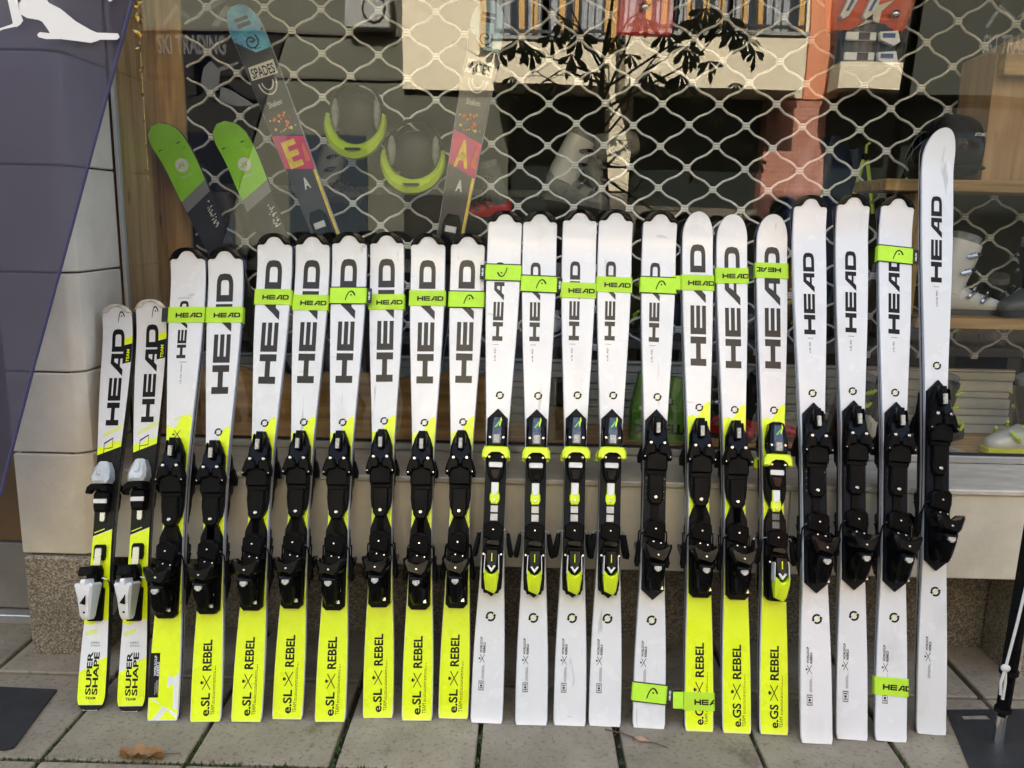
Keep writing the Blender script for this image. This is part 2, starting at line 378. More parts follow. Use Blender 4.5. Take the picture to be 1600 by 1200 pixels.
# doorway left of the pier
dr = thing('shop_door', 'brown timber door set back left of the stone pier', 'door')
b = MB(); b.box((-2.75, 3.0, .30), (-1.74, 3.05, 2.62), pm('door_brown', (.13, .075, .03), .5, var=.2, vscale=6), bev=.005); b.build('panel', dr, smooth=0)
b = MB(); b.box((-2.75, 2.985, .035), (-1.74, 3.05, .298), pm('kick_grey', (.19, .18, .165), .6, var=.15), bev=.003); b.build('kick_plate', dr, smooth=0)
b = MB(); b.box((-2.75, 2.93, -.01), (-1.74, 3.05, .032), ALU, bev=.003); b.build('threshold', dr, smooth=0)

# shop window: frame and pane
win = thing('shop_window', 'large shop window pane with aluminium frame mirroring the street', 'window')
b = MB()
b.box((XL+.003, 3.035, .690), (3.39, 3.052, .716), ALU, bev=.002)
b.build('frame_rail', win, smooth=0)
b = MB(); b.box((XL+.003, 3.0525, .690), (3.39, 3.062, .724), GASK); b.box((XL+.0005, 3.045, .69), (XL+.010, 3.07, 2.62), GASK)
b.build('gasket', win, smooth=0)
b = MB(); b.box((XL+.0105, 3.030, .718), (XL+.024, 3.055, 2.62), ALUS, bev=.002); b.build('frame_stile', win, smooth=0)
gm = bpy.data.materials.new('window_glass'); gm.use_nodes = True; t = gm.node_tree; t.nodes.clear(); L = t.links.new
out = t.nodes.new('ShaderNodeOutputMaterial'); mixs = t.nodes.new('ShaderNodeMixShader')
tr = t.nodes.new('ShaderNodeBsdfTransparent'); tr.inputs[0].default_value = (.97, .985, .975, 1)
gs = t.nodes.new('ShaderNodeBsdfGlossy'); gs.inputs['Roughness'].default_value = 0.0
ge = t.nodes.new('ShaderNodeNewGeometry'); dp = t.nodes.new('ShaderNodeVectorMath'); dp.operation = 'DOT_PRODUCT'
L(ge.outputs['Normal'], dp.inputs[0]); L(ge.outputs['Incoming'], dp.inputs[1])
ab = t.nodes.new('ShaderNodeMath'); ab.operation = 'ABSOLUTE'; L(dp.outputs['Value'], ab.inputs[0])
om = t.nodes.new('ShaderNodeMath'); om.operation = 'SUBTRACT'; om.inputs[0].default_value = 1; L(ab.outputs[0], om.inputs[1])
pw = t.nodes.new('ShaderNodeMath'); pw.operation = 'POWER'; L(om.outputs[0], pw.inputs[0]); pw.inputs[1].default_value = 5
mr = t.nodes.new('ShaderNodeMapRange'); L(pw.outputs[0], mr.inputs[0]); mr.inputs[3].default_value = .115; mr.inputs[4].default_value = 1
gn = t.nodes.new('ShaderNodeTexNoise'); gn.inputs['Scale'].default_value = 2.2; gn.inputs['Detail'].default_value = 1.5
gtc = t.nodes.new('ShaderNodeTexCoord'); L(gtc.outputs['Object'], gn.inputs[0])
gb_ = t.nodes.new('ShaderNodeBump'); gb_.inputs['Strength'].default_value = .22; gb_.inputs['Distance'].default_value = .004
L(gn.outputs[0], gb_.inputs['Height']); L(gb_.outputs[0], gs.inputs['Normal'])
L(mr.outputs[0], mixs.inputs[0]); L(tr.outputs[0], mixs.inputs[1]); L(gs.outputs[0], mixs.inputs[2]); L(mixs.outputs[0], out.inputs[0])
b = MB(); b.poly([(XL+.0105, YG, .72), (3.39, YG, .72), (3.39, YG, 2.62), (XL+.0105, YG, 2.62)], gm); b.build('pane', win, smooth=0)

# ------------------------------------------------------------------ text to outlines
_tc = {}
def text_polys(s, bold=0, spacing=1.0):
    k = (s, bold, spacing)
    if k not in _tc:
        c = bpy.data.curves.new('t', 'FONT'); c.body = s; c.size = 1; c.offset = bold; c.resolution_u = 3; c.space_character = spacing
        o = bpy.data.objects.new('t', c); COL.objects.link(o)
        bpy.context.view_layer.update()
        ev = o.evaluated_get(bpy.context.evaluated_depsgraph_get()); me = ev.to_mesh()
        pts = [(v.co.x, v.co.y) for v in me.vertices]; fs = [tuple(p.vertices) for p in me.polygons]
        ev.to_mesh_clear(); bpy.data.objects.remove(o); bpy.data.curves.remove(c)
        x0 = min(p[0] for p in pts); x1 = max(p[0] for p in pts); y0 = min(p[1] for p in pts); y1 = max(p[1] for p in pts)
        _tc[k] = ([((x-x0)/(x1-x0), (y-y0)/(y1-y0)) for x, y in pts], fs)
    pts, fs = _tc[k]
    return [[pts[i] for i in f] for f in fs]
def rect(u0, v0, u1, v1): return [(u0, v0), (u1, v0), (u1, v1), (u0, v1)]
def arcband(pts, w):
    out = []
    P = [Vector(p) for p in pts]
    ns = []
    for i in range(len(P)):
        d = (P[min(i+1, len(P)-1)]-P[max(0, i-1)]).normalized(); ns.append(Vector((-d.y, d.x)))
    ww = w if isinstance(w, (list, tuple)) else [w]*len(P)
    for i in range(len(P)-1):
        a, c = P[i], P[i+1]
        out.append([tuple(a-ns[i]*ww[i]), tuple(c-ns[i+1]*ww[i+1]), tuple(c+ns[i+1]*ww[i+1]), tuple(a+ns[i]*ww[i])])
    return out
def head_polys():                                    # the wide four letter word, u 0..1 along, v 0..1 up
    Lw, g = .235, .02; out = []
    def put(i, ps):
        u0 = i*(Lw+g)
        for p in ps: out.append([(u0+x*Lw, y) for x, y in p])
    put(0, [rect(0, 0, .24, 1), rect(.76, 0, 1, 1), rect(.24, .35, .76, .65)])
    put(1, [rect(0, 0, .22, 1), rect(.22, 0, 1, .25), rect(.22, .375, 1, .625), rect(.22, .75, 1, 1)])
    put(2, [[(0, 0), (.29, 0), (.43, .24), (.13, .24)], [(.13, .24), (.78, .24), (.78, .42), (.24, .42)],
            [(.24, .42), (.53, .42), (.64, .72), (.44, .8)], [(.44, .8), (.64, .72), (.78, .72), (.78, 1), (.56, 1)],
            rect(.78, 0, 1, 1)])
    o_, i_ = [], []
    for k in range(9):
        a = -math.pi/2+math.pi*k/8
        o_.append((.62+.38*math.cos(a)*1.0, .5+.5*(abs(math.sin(a))**.55)*(1 if a > 0 else -1)))
        i_.append((.60+.17*math.cos(a), .5+.24*(abs(math.sin(a))**.4)*(1 if a > 0 else -1)))
    O = [(0, 0)]+o_+[(0, 1)]; I = [(.24, .26)]+i_+[(.24, .74)]
    ring = [[O[k], O[(k+1) % len(O)], I[(k+1) % len(O)], I[k]] for k in range(len(O))]
    put(3, ring)
    return out
HEADP = head_polys()
ARCHP = arcband([(0, 0), (.08, .3), (.2, .6), (.36, .85), (.54, .95), (.72, .9), (.86, .74), (.98, .5)], [.045, .05, .055, .06, .065, .075, .08, .07])
ARCHP.append([(.57+.085*math.cos(t*.785), .56+.10*math.sin(t*.785)) for t in range(8)])
def loop_polys():
    a = []
    for t0, t1 in ((50, 190), (232, 370)):
        a += arcband([(.5+.43*math.cos(R(t0+(t1-t0)*k/9)), .5+.43*math.sin(R(t0+(t1-t0)*k/9))) for k in range(10)], [.105]*10)
    for t in (190, 10):
        c, s_ = math.cos(R(t)), math.sin(R(t)); p = Vector((.5+.43*c, .5+.43*s_)); n = Vector((-s_, c)); q = Vector((c, s_))
        a.append([tuple(p-q*.2), tuple(p+n*.26), tuple(p+q*.2)])
    return a
LOOPP = loop_polys()
def crossed_polys():
    a = [[(.0, .05), (.06, 0), (1, .93), (.94, 1)], [(.94, 0), (1, .07), (.06, 1), (0, .95)]]
    return a
SKULL = [[(.5+.12*math.cos(t*.628), 1.08+.14*math.sin(t*.628)) for t in range(10)], rect(.42, .84, .58, .93)]

# ================================================================== SKIS
class Ski:
    """local frame: z along the ski from the tail, x across, top sheet faces -Y, base in the plane y = 0"""
    def __init__(s, L, tip, waist, tail, th=.017, tipround=.05, tailround=0, curl=.035, curlen=.17, asym=0):
        s.L, s.tip, s.waist, s.tail, s.th, s.tr, s.ta, s.curl, s.cl, s.asym = L, tip, waist, tail, th, tipround, tailround, curl, curlen, asym
    def hw(s, z):
        u = z/s.L
        if u < .06: w = s.tail
        elif u < .42: w = s.waist+(s.tail-s.waist)*(.5+.5*math.cos(math.pi*(u-.06)/.36))
        elif u < .90: w = s.waist+(s.tip-s.waist)*(.5-.5*math.cos(math.pi*(u-.42)/.48))
        else: w = s.tip
        h = w/2; d = s.L-z
        if d < s.tr: h *= math.sqrt(max(0, 1-((s.tr-d)/s.tr)**2))**.85
        if s.ta and z < s.ta: h *= math.sqrt(max(.0, 1-((s.ta-z)/s.ta)**2))**.55 if z > 0 else .55
        elif z < .012: h -= .003*(1-z/.012)
        return max(h, .002)
    def xc(s, z):
        d = s.L-z; return s.asym*max(0, 1-d/.16)**2 if s.asym else 0
    def lift(s, z):
        d = s.L-z; r = s.curl*(max(0, (s.cl-d)/s.cl))**2.2
        q = max(0, (.05-z)/.05); return r+.004*q*q
    def thick(s, z):
        u = z/s.L; return .006+(s.th-.006)*math.sin(math.pi*min(max((u*.98+.01), 0), 1))**.8
    def face(s, x, z, e=0): return (x+s.xc(z), -(s.lift(z)+s.thick(z)+e), z)
    def stations(s):
        L = s.L; a = [0, .003, .008, .014, .020, .027, .035, .043]
        z = .05
        while z < L-s.cl: a.append(z); z += .06
        n = 10
        a += [L-s.cl+(s.cl-s.tr)*k/5 for k in range(5)] if s.cl > s.tr else []
        a += [L-s.tr+s.tr*math.sin(math.pi/2*k/n) for k in range(n+1)]
        return sorted(set(round(q, 5) for q in a))
    def body(s, top, side, name, parent):
        b = MB(); st = s.stations(); it, isd, ib, ie = b.m(top), b.m(side), b.m(BASE), b.m(STEEL)
        for z in st:
            h = s.hw(z); l = s.lift(z); t_ = s.thick(z); c = s.xc(z); ch = min(.0025, h*.3)
            b.v += [(c-h, -l, z), (c-h, -l-.0022, z), (c-h+.0006, -l-t_+.0022, z), (c-h+ch, -l-t_, z), (c+h-ch, -l-t_, z), (c+h-.0006, -l-t_+.0022, z), (c+h, -l-.0022, z), (c+h, -l, z)]
        mk = [ie, isd, isd, it, isd, isd, ie, ib]
        for a in range(len(st)-1):
            for k in range(8):
                c = (k+1) % 8; b.f.append((a*8+k, a*8+c, (a+1)*8+c, (a+1)*8+k)); b.mi.append(mk[k])
        b.f.append(tuple(range(7, -1, -1))); b.mi.append(isd); n = (len(st)-1)*8; b.f.append(tuple(range(n, n+8))); b.mi.append(isd)
        return b.build(name, parent, smooth=.5)
class Print:
    """flat print laid on the top sheet; every outline follows its curve"""
    def __init__(s, ski): s.k = ski; s.bs = {}; s.n = 0; s.cur = 'topsheet_print'
    def put(s, polys, mat, e):
        k = s.k; tgt = s.bs.setdefault(s.cur, MB())
        bm = bmesh.new()
        for p in polys:
            s.n += 1
            vs_ = [bm.verts.new((x, z, e+.00001*(s.n % 12))) for x, z in p]
            try: bm.faces.new(vs_)
            except ValueError: pass
        zmax = max((v.co.y for v in bm.verts), default=0)
        z = k.L-k.cl-.03
        while z < zmax:
            bmesh.ops.bisect_plane(bm, geom=bm.verts[:]+bm.edges[:]+bm.faces[:], plane_co=(0, z, 0), plane_no=(0, 1, 0)); z += .018
        z = .06
        for zq in (.003, .008, .014, .020, .027, .035, .043, .05):
            bmesh.ops.bisect_plane(bm, geom=bm.verts[:]+bm.edges[:]+bm.faces[:], plane_co=(0, zq, 0), plane_no=(0, 1, 0))
        while z < min(zmax, k.L-k.cl-.03):
            bmesh.ops.bisect_plane(bm, geom=bm.verts[:]+bm.edges[:]+bm.faces[:], plane_co=(0, z, 0), plane_no=(0, 1, 0)); z += .06
        for f in bm.faces:
            pts = [v.co for v in f.verts]
            area = sum(pts[i].x*pts[(i+1) % len(pts)].y-pts[(i+1) % len(pts)].x*pts[i].y for i in range(len(pts)))
            if area < 0: pts = pts[::-1]
            tgt.poly([k.face(p.x, p.y, p.z) for p in pts], mat)
        bm.free()
    def word(s, polys, x, z0, z1, h, mat, e=.0005, flip=False):
        # reads upwards: u -> z, letter tops towards -x
        s.put([[(x+h*(.5-v), z0+(z1-z0)*u) for u, v in p] for p in polys], mat, e)
    def flat(s, polys, x0, x1, z0, z1, mat, e=.0005):
        s.put([[(x0+(x1-x0)*u, z0+(z1-z0)*v) for u, v in p] for p in polys], mat, e)
    def panel(s, zl, zh, mat, e=.0002, s0=-1, s1=1, n=8):
        old = s.cur; s.cur = 'colour_panel'
        s._panel(zl, zh, mat, e, s0, s1, n); s.cur = old
    def _panel(s, zl, zh, mat, e, s0, s1, n):
        k = s.k; polys = []
        for i in range(n):
            a0 = s0+(s1-s0)*i/n; a1 = s0+(s1-s0)*(i+1)/n
            m_ = 14
            for j in range(m_):
                q = []
                for a, t in ((a0, j/m_), (a1, j/m_), (a1, (j+1)/m_), (a0, (j+1)/m_)):
                    z = zl(a)+(zh(a)-zl(a))*t; q.append((a*(k.hw(z)-.0022), z))
                polys.append(q)
        s.put(polys, mat, e)
    def build(s, parent):
        for n_, b_ in s.bs.items(): b_.build(n_, parent, smooth=0)

# ------------------------------------------------------------------ bindings (meshes made once, shared)
def mir(pl): return pl+[(-x, z) for x, z in reversed(pl)]
BIND = {}
def bind_black(key, pent):
    P = []     # (name, mesh, children)
    b = MB()
    if pent:
        b.prism(mir([(0, -.012), (.0345, .018), (.0345, .545), (0, .582)])[:-1], .0, .011, NAVY, .002)
        for sx in (-1, 1):
            for k in range(7): b.disc((sx*.028, -.011, .30+k*.02), .0016, .0012, STEEL, 6)
    else:
        b.prism(mir([(.022, 0), (.0335, .012), (.0335, .20), (.032, .245), (.017, .285)]), 0, .016, BLK, .002)
        P.append(('heel_plate', b, [])); b = MB()
        b.prism(mir([(.016, .2855), (.0295, .312), (.0335, .345), (.0335, .44)]), 0, .016, BLK, .002)
    P.append(('base_plate' if pent else 'toe_plate', b, []))
    b = MB()
    b.prism(mir([(.022, .375), (.0245, .315), (.0235, .294), (.013, .279)]), .012, .026, BLK, .004)
    b.prism(mir([(.012, .235), (.012, .290)]), .012, .016, BLK, .001)
    P.append(('length_bar', b, [('screw', MB().disc((0, -.026, .302), .0062, .003, STEEL), None)]))
    b = MB()
    b.prism(mir([(.0315, .385), (.034, .395), (.034, .418), (.030, .445)]), .012, .034, BLK, .004)
    b.prism(mir([(.030, .372), (.0335, .3845)]), .012, .024, BLK, .002)
    P.append(('boot_pad', b, []))
    b = MB()
    b.prism(mir([(.030, .446), (.0345, .47), (.033, .508), (.025, .535), (.013, .561)]), .010, lambda x, z: .044-(z-.446)*.16-abs(x)*.25, BLKG, .006)
    b.prism(mir([(.011, .50), (.010, .559)]), .03, lambda x, z: .048-(z-.446)*.11, BLK, .003)
    b.prism([(-.018, .515), (-.014, .515), (-.013, .55), (-.016, .545)], .03, .041, BLKG, .001)
    b.prism([(.014, .515), (.018, .515), (.016, .545), (.013, .55)], .03, .041, BLKG, .001)
    ch = [('toe_wing', MB().prism([(.003, .462), (.026, .484), (.037, .466), (.046, .436), (.045, .416), (.036, .414), (.026, .430), (.003, .438)], .022, .042, BLK, .006), None),
          ('toe_wing', MB().prism([(-.003, .462), (-.026, .484), (-.037, .466), (-.046, .436), (-.045, .416), (-.036, .414), (-.026, .430), (-.003, .438)][::-1], .022, .042, BLK, .006), None),
          ('scale_label', MB().prism(rect(-.0055, .500, .0055, .532), .038, .0465, LAB, .0005), None)]
    for sx in (-1, 1):
        ch.append(('screw', MB().disc((sx*.021, -.041, .470), .0056, .003, STEEL), None))
        ch.append(('screw', MB().disc((sx*.0395, -.042, .426), .0025, .0012, STEEL, 6), None))
    ch.append(('pin', MB().box((-.0015, -.0335, .428), (.0015, -.030, .437), STEEL), None))
    P.append(('toe_piece', b, ch))
    # heel: brake pedal, cup, lever
    b = MB()
    b.prism(mir([(.024, .165), (.029, .18), (.0315, .205), (.030, .222), (.018, .232), (0, .235)])[:-1], .012, lambda x, z: .030+(z-.165)*.10, BLK, .004)
    b.prism(mir([(.027, .2225), (.018, .2335), (0, .2375)])[:-1], .014, .0385, BLK, .002)
    P.append(('brake_pedal', b, [('screw', MB().disc((0, -.0365, .205), .0032, .0012, STEEL, 8), None)]))
    b = MB()
    b.prism(mir([(.021, .02), (.027, .04), (.027, .155), (.02, .17)]), .010, .032, BLK, .004)
    b.prism(mir([(.018, .104), (.031, .118), (.042, .150), (.041, .160), (.030, .150), (.014, .143), (0, .141)])[:-1], .030, .080, BLKG, .006)
    b.prism(mir([(.020, .098), (.026, .112), (.022, .1445), (0, .1455)])[:-1], .030, .068, BLK, .004)
    b.prism(mir([(.013, .016), (.021, .035), (.024, .07), (.022, .104)]), .030, lambda x, z: .048+(z-.016)*.36, BLKG, .007)
    b.prism(mir([(.007, .022), (.011, .05), (.010, .085)]), .04, lambda x, z: .053+(z-.016)*.36, BLK, .003)
    ch = [('screw', MB().disc((0, -.0805, .128), .0035, .0015, STEEL, 8), None),
          ('scale_label', MB().prism(mir([(.003, .078), (.011, .086), (.010, .094)]), .05, .0805, LAB, .001), None),
          ('side_rod', MB().tube([(.026, -.034, .145), (.029, -.040, .135), (.029, -.040, .085), (.027, -.036, .06)], .0014, CHROME, 5), None),
          ('screw', MB().disc((.017, -.0335, .162), .003, .0015, STEEL, 8), None),
          ('screw', MB().disc((-.006, -.0335, .166), .003, .0015, STEEL, 8), None),
          ('spring_tab', MB().prism([(.016, .022), (.027, .022), (.0255, .034), (.020, .030), (.019, .042), (.017, .040)], .03, .036, STEEL, .001), None)]
    P.append(('heel_piece', b, ch))
    for sx in (-1, 1):
        b = MB(); b.tube([(sx*.026, -.024, .200), (sx*.036, -.020, .196), (sx*.040, -.008, .185), (sx*.042, .004, .15)], .0024, BLKR, 6); b.tube([(sx*.033, -.0225, .198), (sx*.0375, -.0175, .1945)], .0028, STEEL, 6)
        b.tube([(sx*.042, .002, .165), (sx*.044, .010, .135), (sx*.047, .014, .100), (sx*.047, .014, .086)], [.004, .007, .009, .005], BLKR, 7)
        P.append(('brake_arm', b, []))
    return P
def bind_race(key, full):
    P = []
    b = MB()
    if full: b.prism(mir([(0, -.012), (.031, .012), (.033, .05), (.033, .545), (0, .578)])[:-1], 0, .011, NAVY, .002)
    else:
        b.prism(mir([(.022, 0), (.0335, .012), (.0335, .20), (.032, .245), (.017, .285)]), 0, .016, BLK, .002)
        P.append(('heel_plate', b, [])); b = MB()
        b.prism(mir([(.016, .2855), (.0295, .312), (.0335, .345), (.0335, .44)]), 0, .016, BLK, .002)
    P.append(('base_plate' if full else 'toe_plate', b, []))
    b = MB()
    b.prism(mir([(.026, .452), (.0315, .475), (.031, .505), (.023, .550), (.012, .556)]), .008, lambda x, z: .044-(z-.452)*.12, BLKG, .005)
    ch = [('clear_cover', MB().prism(mir([(.013, .458), (.016, .472), (.014, .53), (.011, .545)]), .03, lambda x, z: .0465-(z-.452)*.10, SMOKE, .003), None),
          ('sticker', MB().prism([(-.009, .512), (-.003, .512), (.012, .532), (.006, .532)], .03, .0415, GREENS, .0005), None),
          ('sticker', MB().prism([(.006, .518), (.009, .514), (.015, .536), (.012, .546)], .03, .0405, NEON, .0005), None),
          ('scale_label', MB().prism(rect(-.009, .462, .009, .488), .03, .047, LAB, .0005), None)]
    for sx in (-1, 1): ch.append(('screw', MB().disc((sx*.021, -.038, .480), .0052, .003, STEEL), None))
    P.append(('toe_piece', b, ch))
    b = MB()
    pts = [(.020, .452), (.036, .450), (.043, .436), (.044, .416), (.034, .412), (.030, .424), (.018, .434), (0, .437)]
    b.prism(mir([(0, .452)]+pts)[1:-1], .018, .046, NEON, .005)
    P.append(('toe_wing', b, [('screw', MB().disc((sx*.021, -.030, .418), .005, .012, STEEL), None) for sx in (-1, 1)]))
    b = MB()
    b.prism(mir([(.012, .340), (.024, .362), (.028, .395), (.030, .435)]), .010, .028, BLK, .004)
    b.prism(mir([(.007, .347), (.016, .365), (.017, .382)]), .02, .031, BLKG, .003)
    P.append(('boot_pad', b, [('slide_plate', MB().prism(mir([(.019, .386), (.0215, .390), (.0215, .399), (.019, .403)]), .02, .0315, WPL, .002), None)]))
    b = MB(); b.prism(mir([(.012, .343), (.012, .310), (.0155, .300), (.016, .285), (.010, .272)]), .010, .022, NEON, .003)
    P.append(('length_bar', b, [('bar_inlay', MB().prism(mir([(.0105, .342), (.0105, .312), (.006, .302)]), .012, .0235, WPL, .001), None), ('screw', MB().disc((0, -.022, .285), .0045, .002, STEEL), None)]))
    b = MB(); b.prism(rect(-.0115, .220, .0115, .268), .010, .016, BRUSH, .001); b.prism(rect(-.0118, .242, .0118, .247), .010, .0168, BLK, .0005)
    P.append(('steel_strip', b, []))
    b = MB()
    b.prism(mir([(.022, .150), (.030, .170), (.0315, .205), (.018, .214), (0, .216)])[:-1], .011, lambda x, z: .032+(z-.15)*.06, BLK, .004)
    b.prism(mir([(.018, .143), (.024, .151), (.018, .1605), (0, .163)])[:-1], .030, .042, BLKG, .002)
    P.append(('brake_pedal', b, [('screw', MB().disc((0, -.0355, .193), .003, .0012, STEEL, 8), None)]))
    b = MB()
    b.prism(mir([(.022, .0), (.030, .03), (.030, .125), (.023, .145)]), .010, .036, BLK, .004)
    b.prism(mir([(.014, .075), (.020, .10), (.018, .135)]), .036, .060, BLKG, .004)
    ch = [('heel_lever', MB().prism(mir([(.010, .0), (.017, .012), (.022, .050), (.021, .075), (.010, .062), (0, .058)])[:-1], .034, lambda x, z: .050+z*.35, NEON, .005), None),
          ('gauge', MB().box((-.0012, -.0635, .098), (.0012, -.060, .122), NEON), None),
          ('chevron', MB().prism([(-.013, .084), (0, .066), (.013, .084), (.008, .086), (0, .075), (-.008, .086)][::-1], .05, .0655, WPL, .001), None)]
    for sx in (-1, 1):
        q = [(.0215, .062), (.0235, .062), (.0215, .118), (.0195, .118)]
        ch.append(('side_inlay', MB().prism([(sx*x, z) for x, z in (q if sx > 0 else q[::-1])], .03, .062, WPL, .001), None))
        ch.append(('screw', MB().disc((sx*.027, -.036, .118), .004, .002, STEEL, 8), None))
    P.append(('heel_piece', b, ch))
    for sx in (-1, 1):
        b = MB(); b.tube([(sx*.024, -.024, .192), (sx*.042, -.022, .190), (sx*.046, -.018, .178)], .0024, STEEL, 6)
        b.tube([(sx*.046, -.018, .182), (sx*.050, -.014, .150), (sx*.056, -.010, .118), (sx*.057, -.010, .108)], [.005, .008, .009, .005], BLKR, 7)
        P.append(('brake_arm', b, []))
    return P
def bind_kid(key):
    P = []
    b = MB(); b.prism(mir([(.020, 0), (.022, .004), (.022, .100), (.016, .105)]), 0, .012, BLK, .002)
    b.prism(mir([(.014, .19), (.017, .20), (.017, .232), (.012, .240)]), 0, .014, BLKR, .002)
    P.append(('base_plate', b, [('adjust_track', MB().prism(mir([(.010, .17), (.011, .18), (.011, .226), (.008, .230)]), .01, .018, STEEL, .002), None)]))
    b = MB(); b.prism(mir([(.022, .435), (.029, .450), (.026, .478), (.015, .505), (.008, .508)]), .004, lambda x, z: .050-(z-.435)*.25, PEARL, .008)
    b.prism(mir([(.006, .462), (.012, .475), (.006, .498)]), .03, lambda x, z: .054-(z-.435)*.25, PEARL, .003)
    ch = [('toe_wing', MB().prism([(-.040, .405), (-.036, .402), (-.026, .414), (.010, .418), (.020, .408), (.028, .41), (.026, .426), (.008, .434), (-.024, .434), (-.036, .424)], .012, .048, BLK, .005), None)]
    P.append(('toe_piece', b, ch))
    b = MB(); b.prism(mir([(.018, .345), (.022, .36), (.024, .40), (.020, .41)]), .004, .028, BLK, .004)
    P.append(('boot_pad', b, [('slide_plate', MB().prism(rect(-.021, .372, .021, .386), .02, .0305, WPL, .001), None),
                              ('guide', MB().prism(mir([(.006, .312), (.009, .318), (.009, .345), (.004, .345)]), .0, .010, STEEL, .002), None)]))
    b = MB(); b.prism(mir([(.017, .06), (.020, .08), (.019, .160), (.012, .175)]), .010, .040, BLK, .005)
    b.prism([(-.036, .150), (-.030, .142), (.008, .146), (.010, .160), (0, .172), (-.030, .172)], .03, .062, BLKR, .006)
    ch = [('heel_lever', MB().prism(mir([(.010, .010), (.015, .02), (.0215, .075), (.028, .118), (.022, .124), (.010, .119), (.007, .135)]), .03, lambda x, z: .058+z*.22, WPL, .006), None),
          ('lever_slot', MB().prism([(-.008, .062), (.006, .058), (.008, .088), (.002, .078)], .05, .0785, BLK, .0005), None),
          ('lever_hole', MB().disc((0, -.064, .034), .004, .0025, BLK, 8), None)]
    P.append(('heel_piece', b, ch))
    b = MB(); b.tube([(.02, -.02, .135), (.035, -.016, .130), (.040, -.008, .115)], .002, CHROME, 6); b.tube([(.04, -.008, .118), (.043, 0, .09)], [.004, .006], BLKR, 6)
    P.append(('brake_arm', b, []))
    b = MB(); b.tube([(-.02, -.02, .135), (-.035, -.016, .130), (-.040, -.008, .115)], .002, CHROME, 6); b.tube([(-.04, -.008, .118), (-.043, 0, .09)], [.004, .006], BLKR, 6)
    P.append(('brake_arm', b, []))
    return P
def get_bind(kind):
    if kind not in BIND:
        P = {'black': lambda: bind_black(kind, False), 'blackplate': lambda: bind_black(kind, True),
             'race': lambda: bind_race(kind, True), 'racebare': lambda: bind_race(kind, False), 'kid': lambda: bind_kid(kind)}[kind]()
        BIND[kind] = [(n, b.data(n), [(cn, cb.data(cn)) for cn, cb, _ in ch]) for n, b, ch in P]
    return BIND[kind]
def add_binding(root, kind, ski, z0, sc):
    th = ski.thick(z0+.25)
    M = Matrix.Translation((0, -th+.0005, z0)) @ Matrix.Diagonal((1.03, 1.38 if kind != 'kid' else 1.25, sc, 1))
    for n, me, ch in get_bind(kind):
        o = inst(n, me, root, M)
        for cn, cm in ch: inst(cn, cm, o)

# ------------------------------------------------------------------ the row
FT = [((140, 1110), (188, 480)), ((203, 1112), (240, 472)), ((253, 1126), (297, 392)), ((320, 1128), (355, 392)), ((384, 1128), (432, 370)), ((448, 1124), (491, 370)), ((515, 1128), (548, 368)), ((590, 1122), (606, 368)), ((651, 1126), (670, 370)), ((708, 1123), (732, 370)), ((760, 1130), (790, 335)), ((830, 1133), (844, 335)), ((890, 1134), (906, 333)), ((945, 1135), (962, 333)), ((1014, 1138), (1031, 335)), ((1093, 1143), (1090, 335)), ((1152, 1146), (1143, 339)), ((1210, 1148), (1206, 339)), ((1277, 1162), (1264, 311)), ((1332, 1156), (1331, 309)), ((1393, 1159), (1400, 311)), ((1456, 1148), (1466, 205))]
def pose(i):
    bp, tp = FT[i]; k = .345 if i == 21 else .385
    B = onZ(*bp); d = ray(*tp); s = (B.y+k*H)/(d.y-k*d.z); T = CAMP+d*s
    Z = (T-B).normalized(); X = (Vector((1, 0, 0))-Z*Z.x).normalized()
    Y = Z.cross(X)
    def zf(y):
        u = (y-bp[1])/(tp[1]-bp[1]); d = ray(bp[0]+u*(tp[0]-bp[0]), y); s = (B.y+k*H)/(d.y-k*d.z); return (CAMP+d*s-B).length
    return B, Matrix((X, Y, Z)).transposed().to_4x4(), (T-B).length, zf
POSE = [pose(i) for i in range(22)]
#          type, reference ski, binding, pixel rows on the reference ski
TY = {'kid': dict(ref=0, bind='kid', tb=(722, 970), dim=(.106, .066, .092)),
      'isl': dict(ref=2, bind='black', tb=(685, 965), dim=(.119, .068, .098)),
      'esl': dict(ref=7, bind='black', tb=(672, 948), dim=(.119, .068, .098)),
      'wsl': dict(ref=10, bind='race', tb=(655, 925), dim=(.118, .068, .102)),
      'egs': dict(ref=15, bind='black', tb=(655, 933), dim=(.106, .069, .090)),
      'wgs': dict(ref=18, bind='blackplate', tb=(640, 920), dim=(.112, .072, .098)),
      'pro': dict(ref=21, bind='blackplate', tb=(605, 885), dim=(.109, .068, .094))}
ROW = ['kid', 'kid', 'isl', 'esl', 'esl', 'esl', 'esl', 'esl', 'esl', 'esl', 'wsl', 'wsl', 'wsl', 'wsl', 'wsl', 'egs', 'egs', 'egs', 'wgs', 'wgs', 'wgs', 'pro']
BINDOV = {14: 'blackplate', 17: 'racebare'}
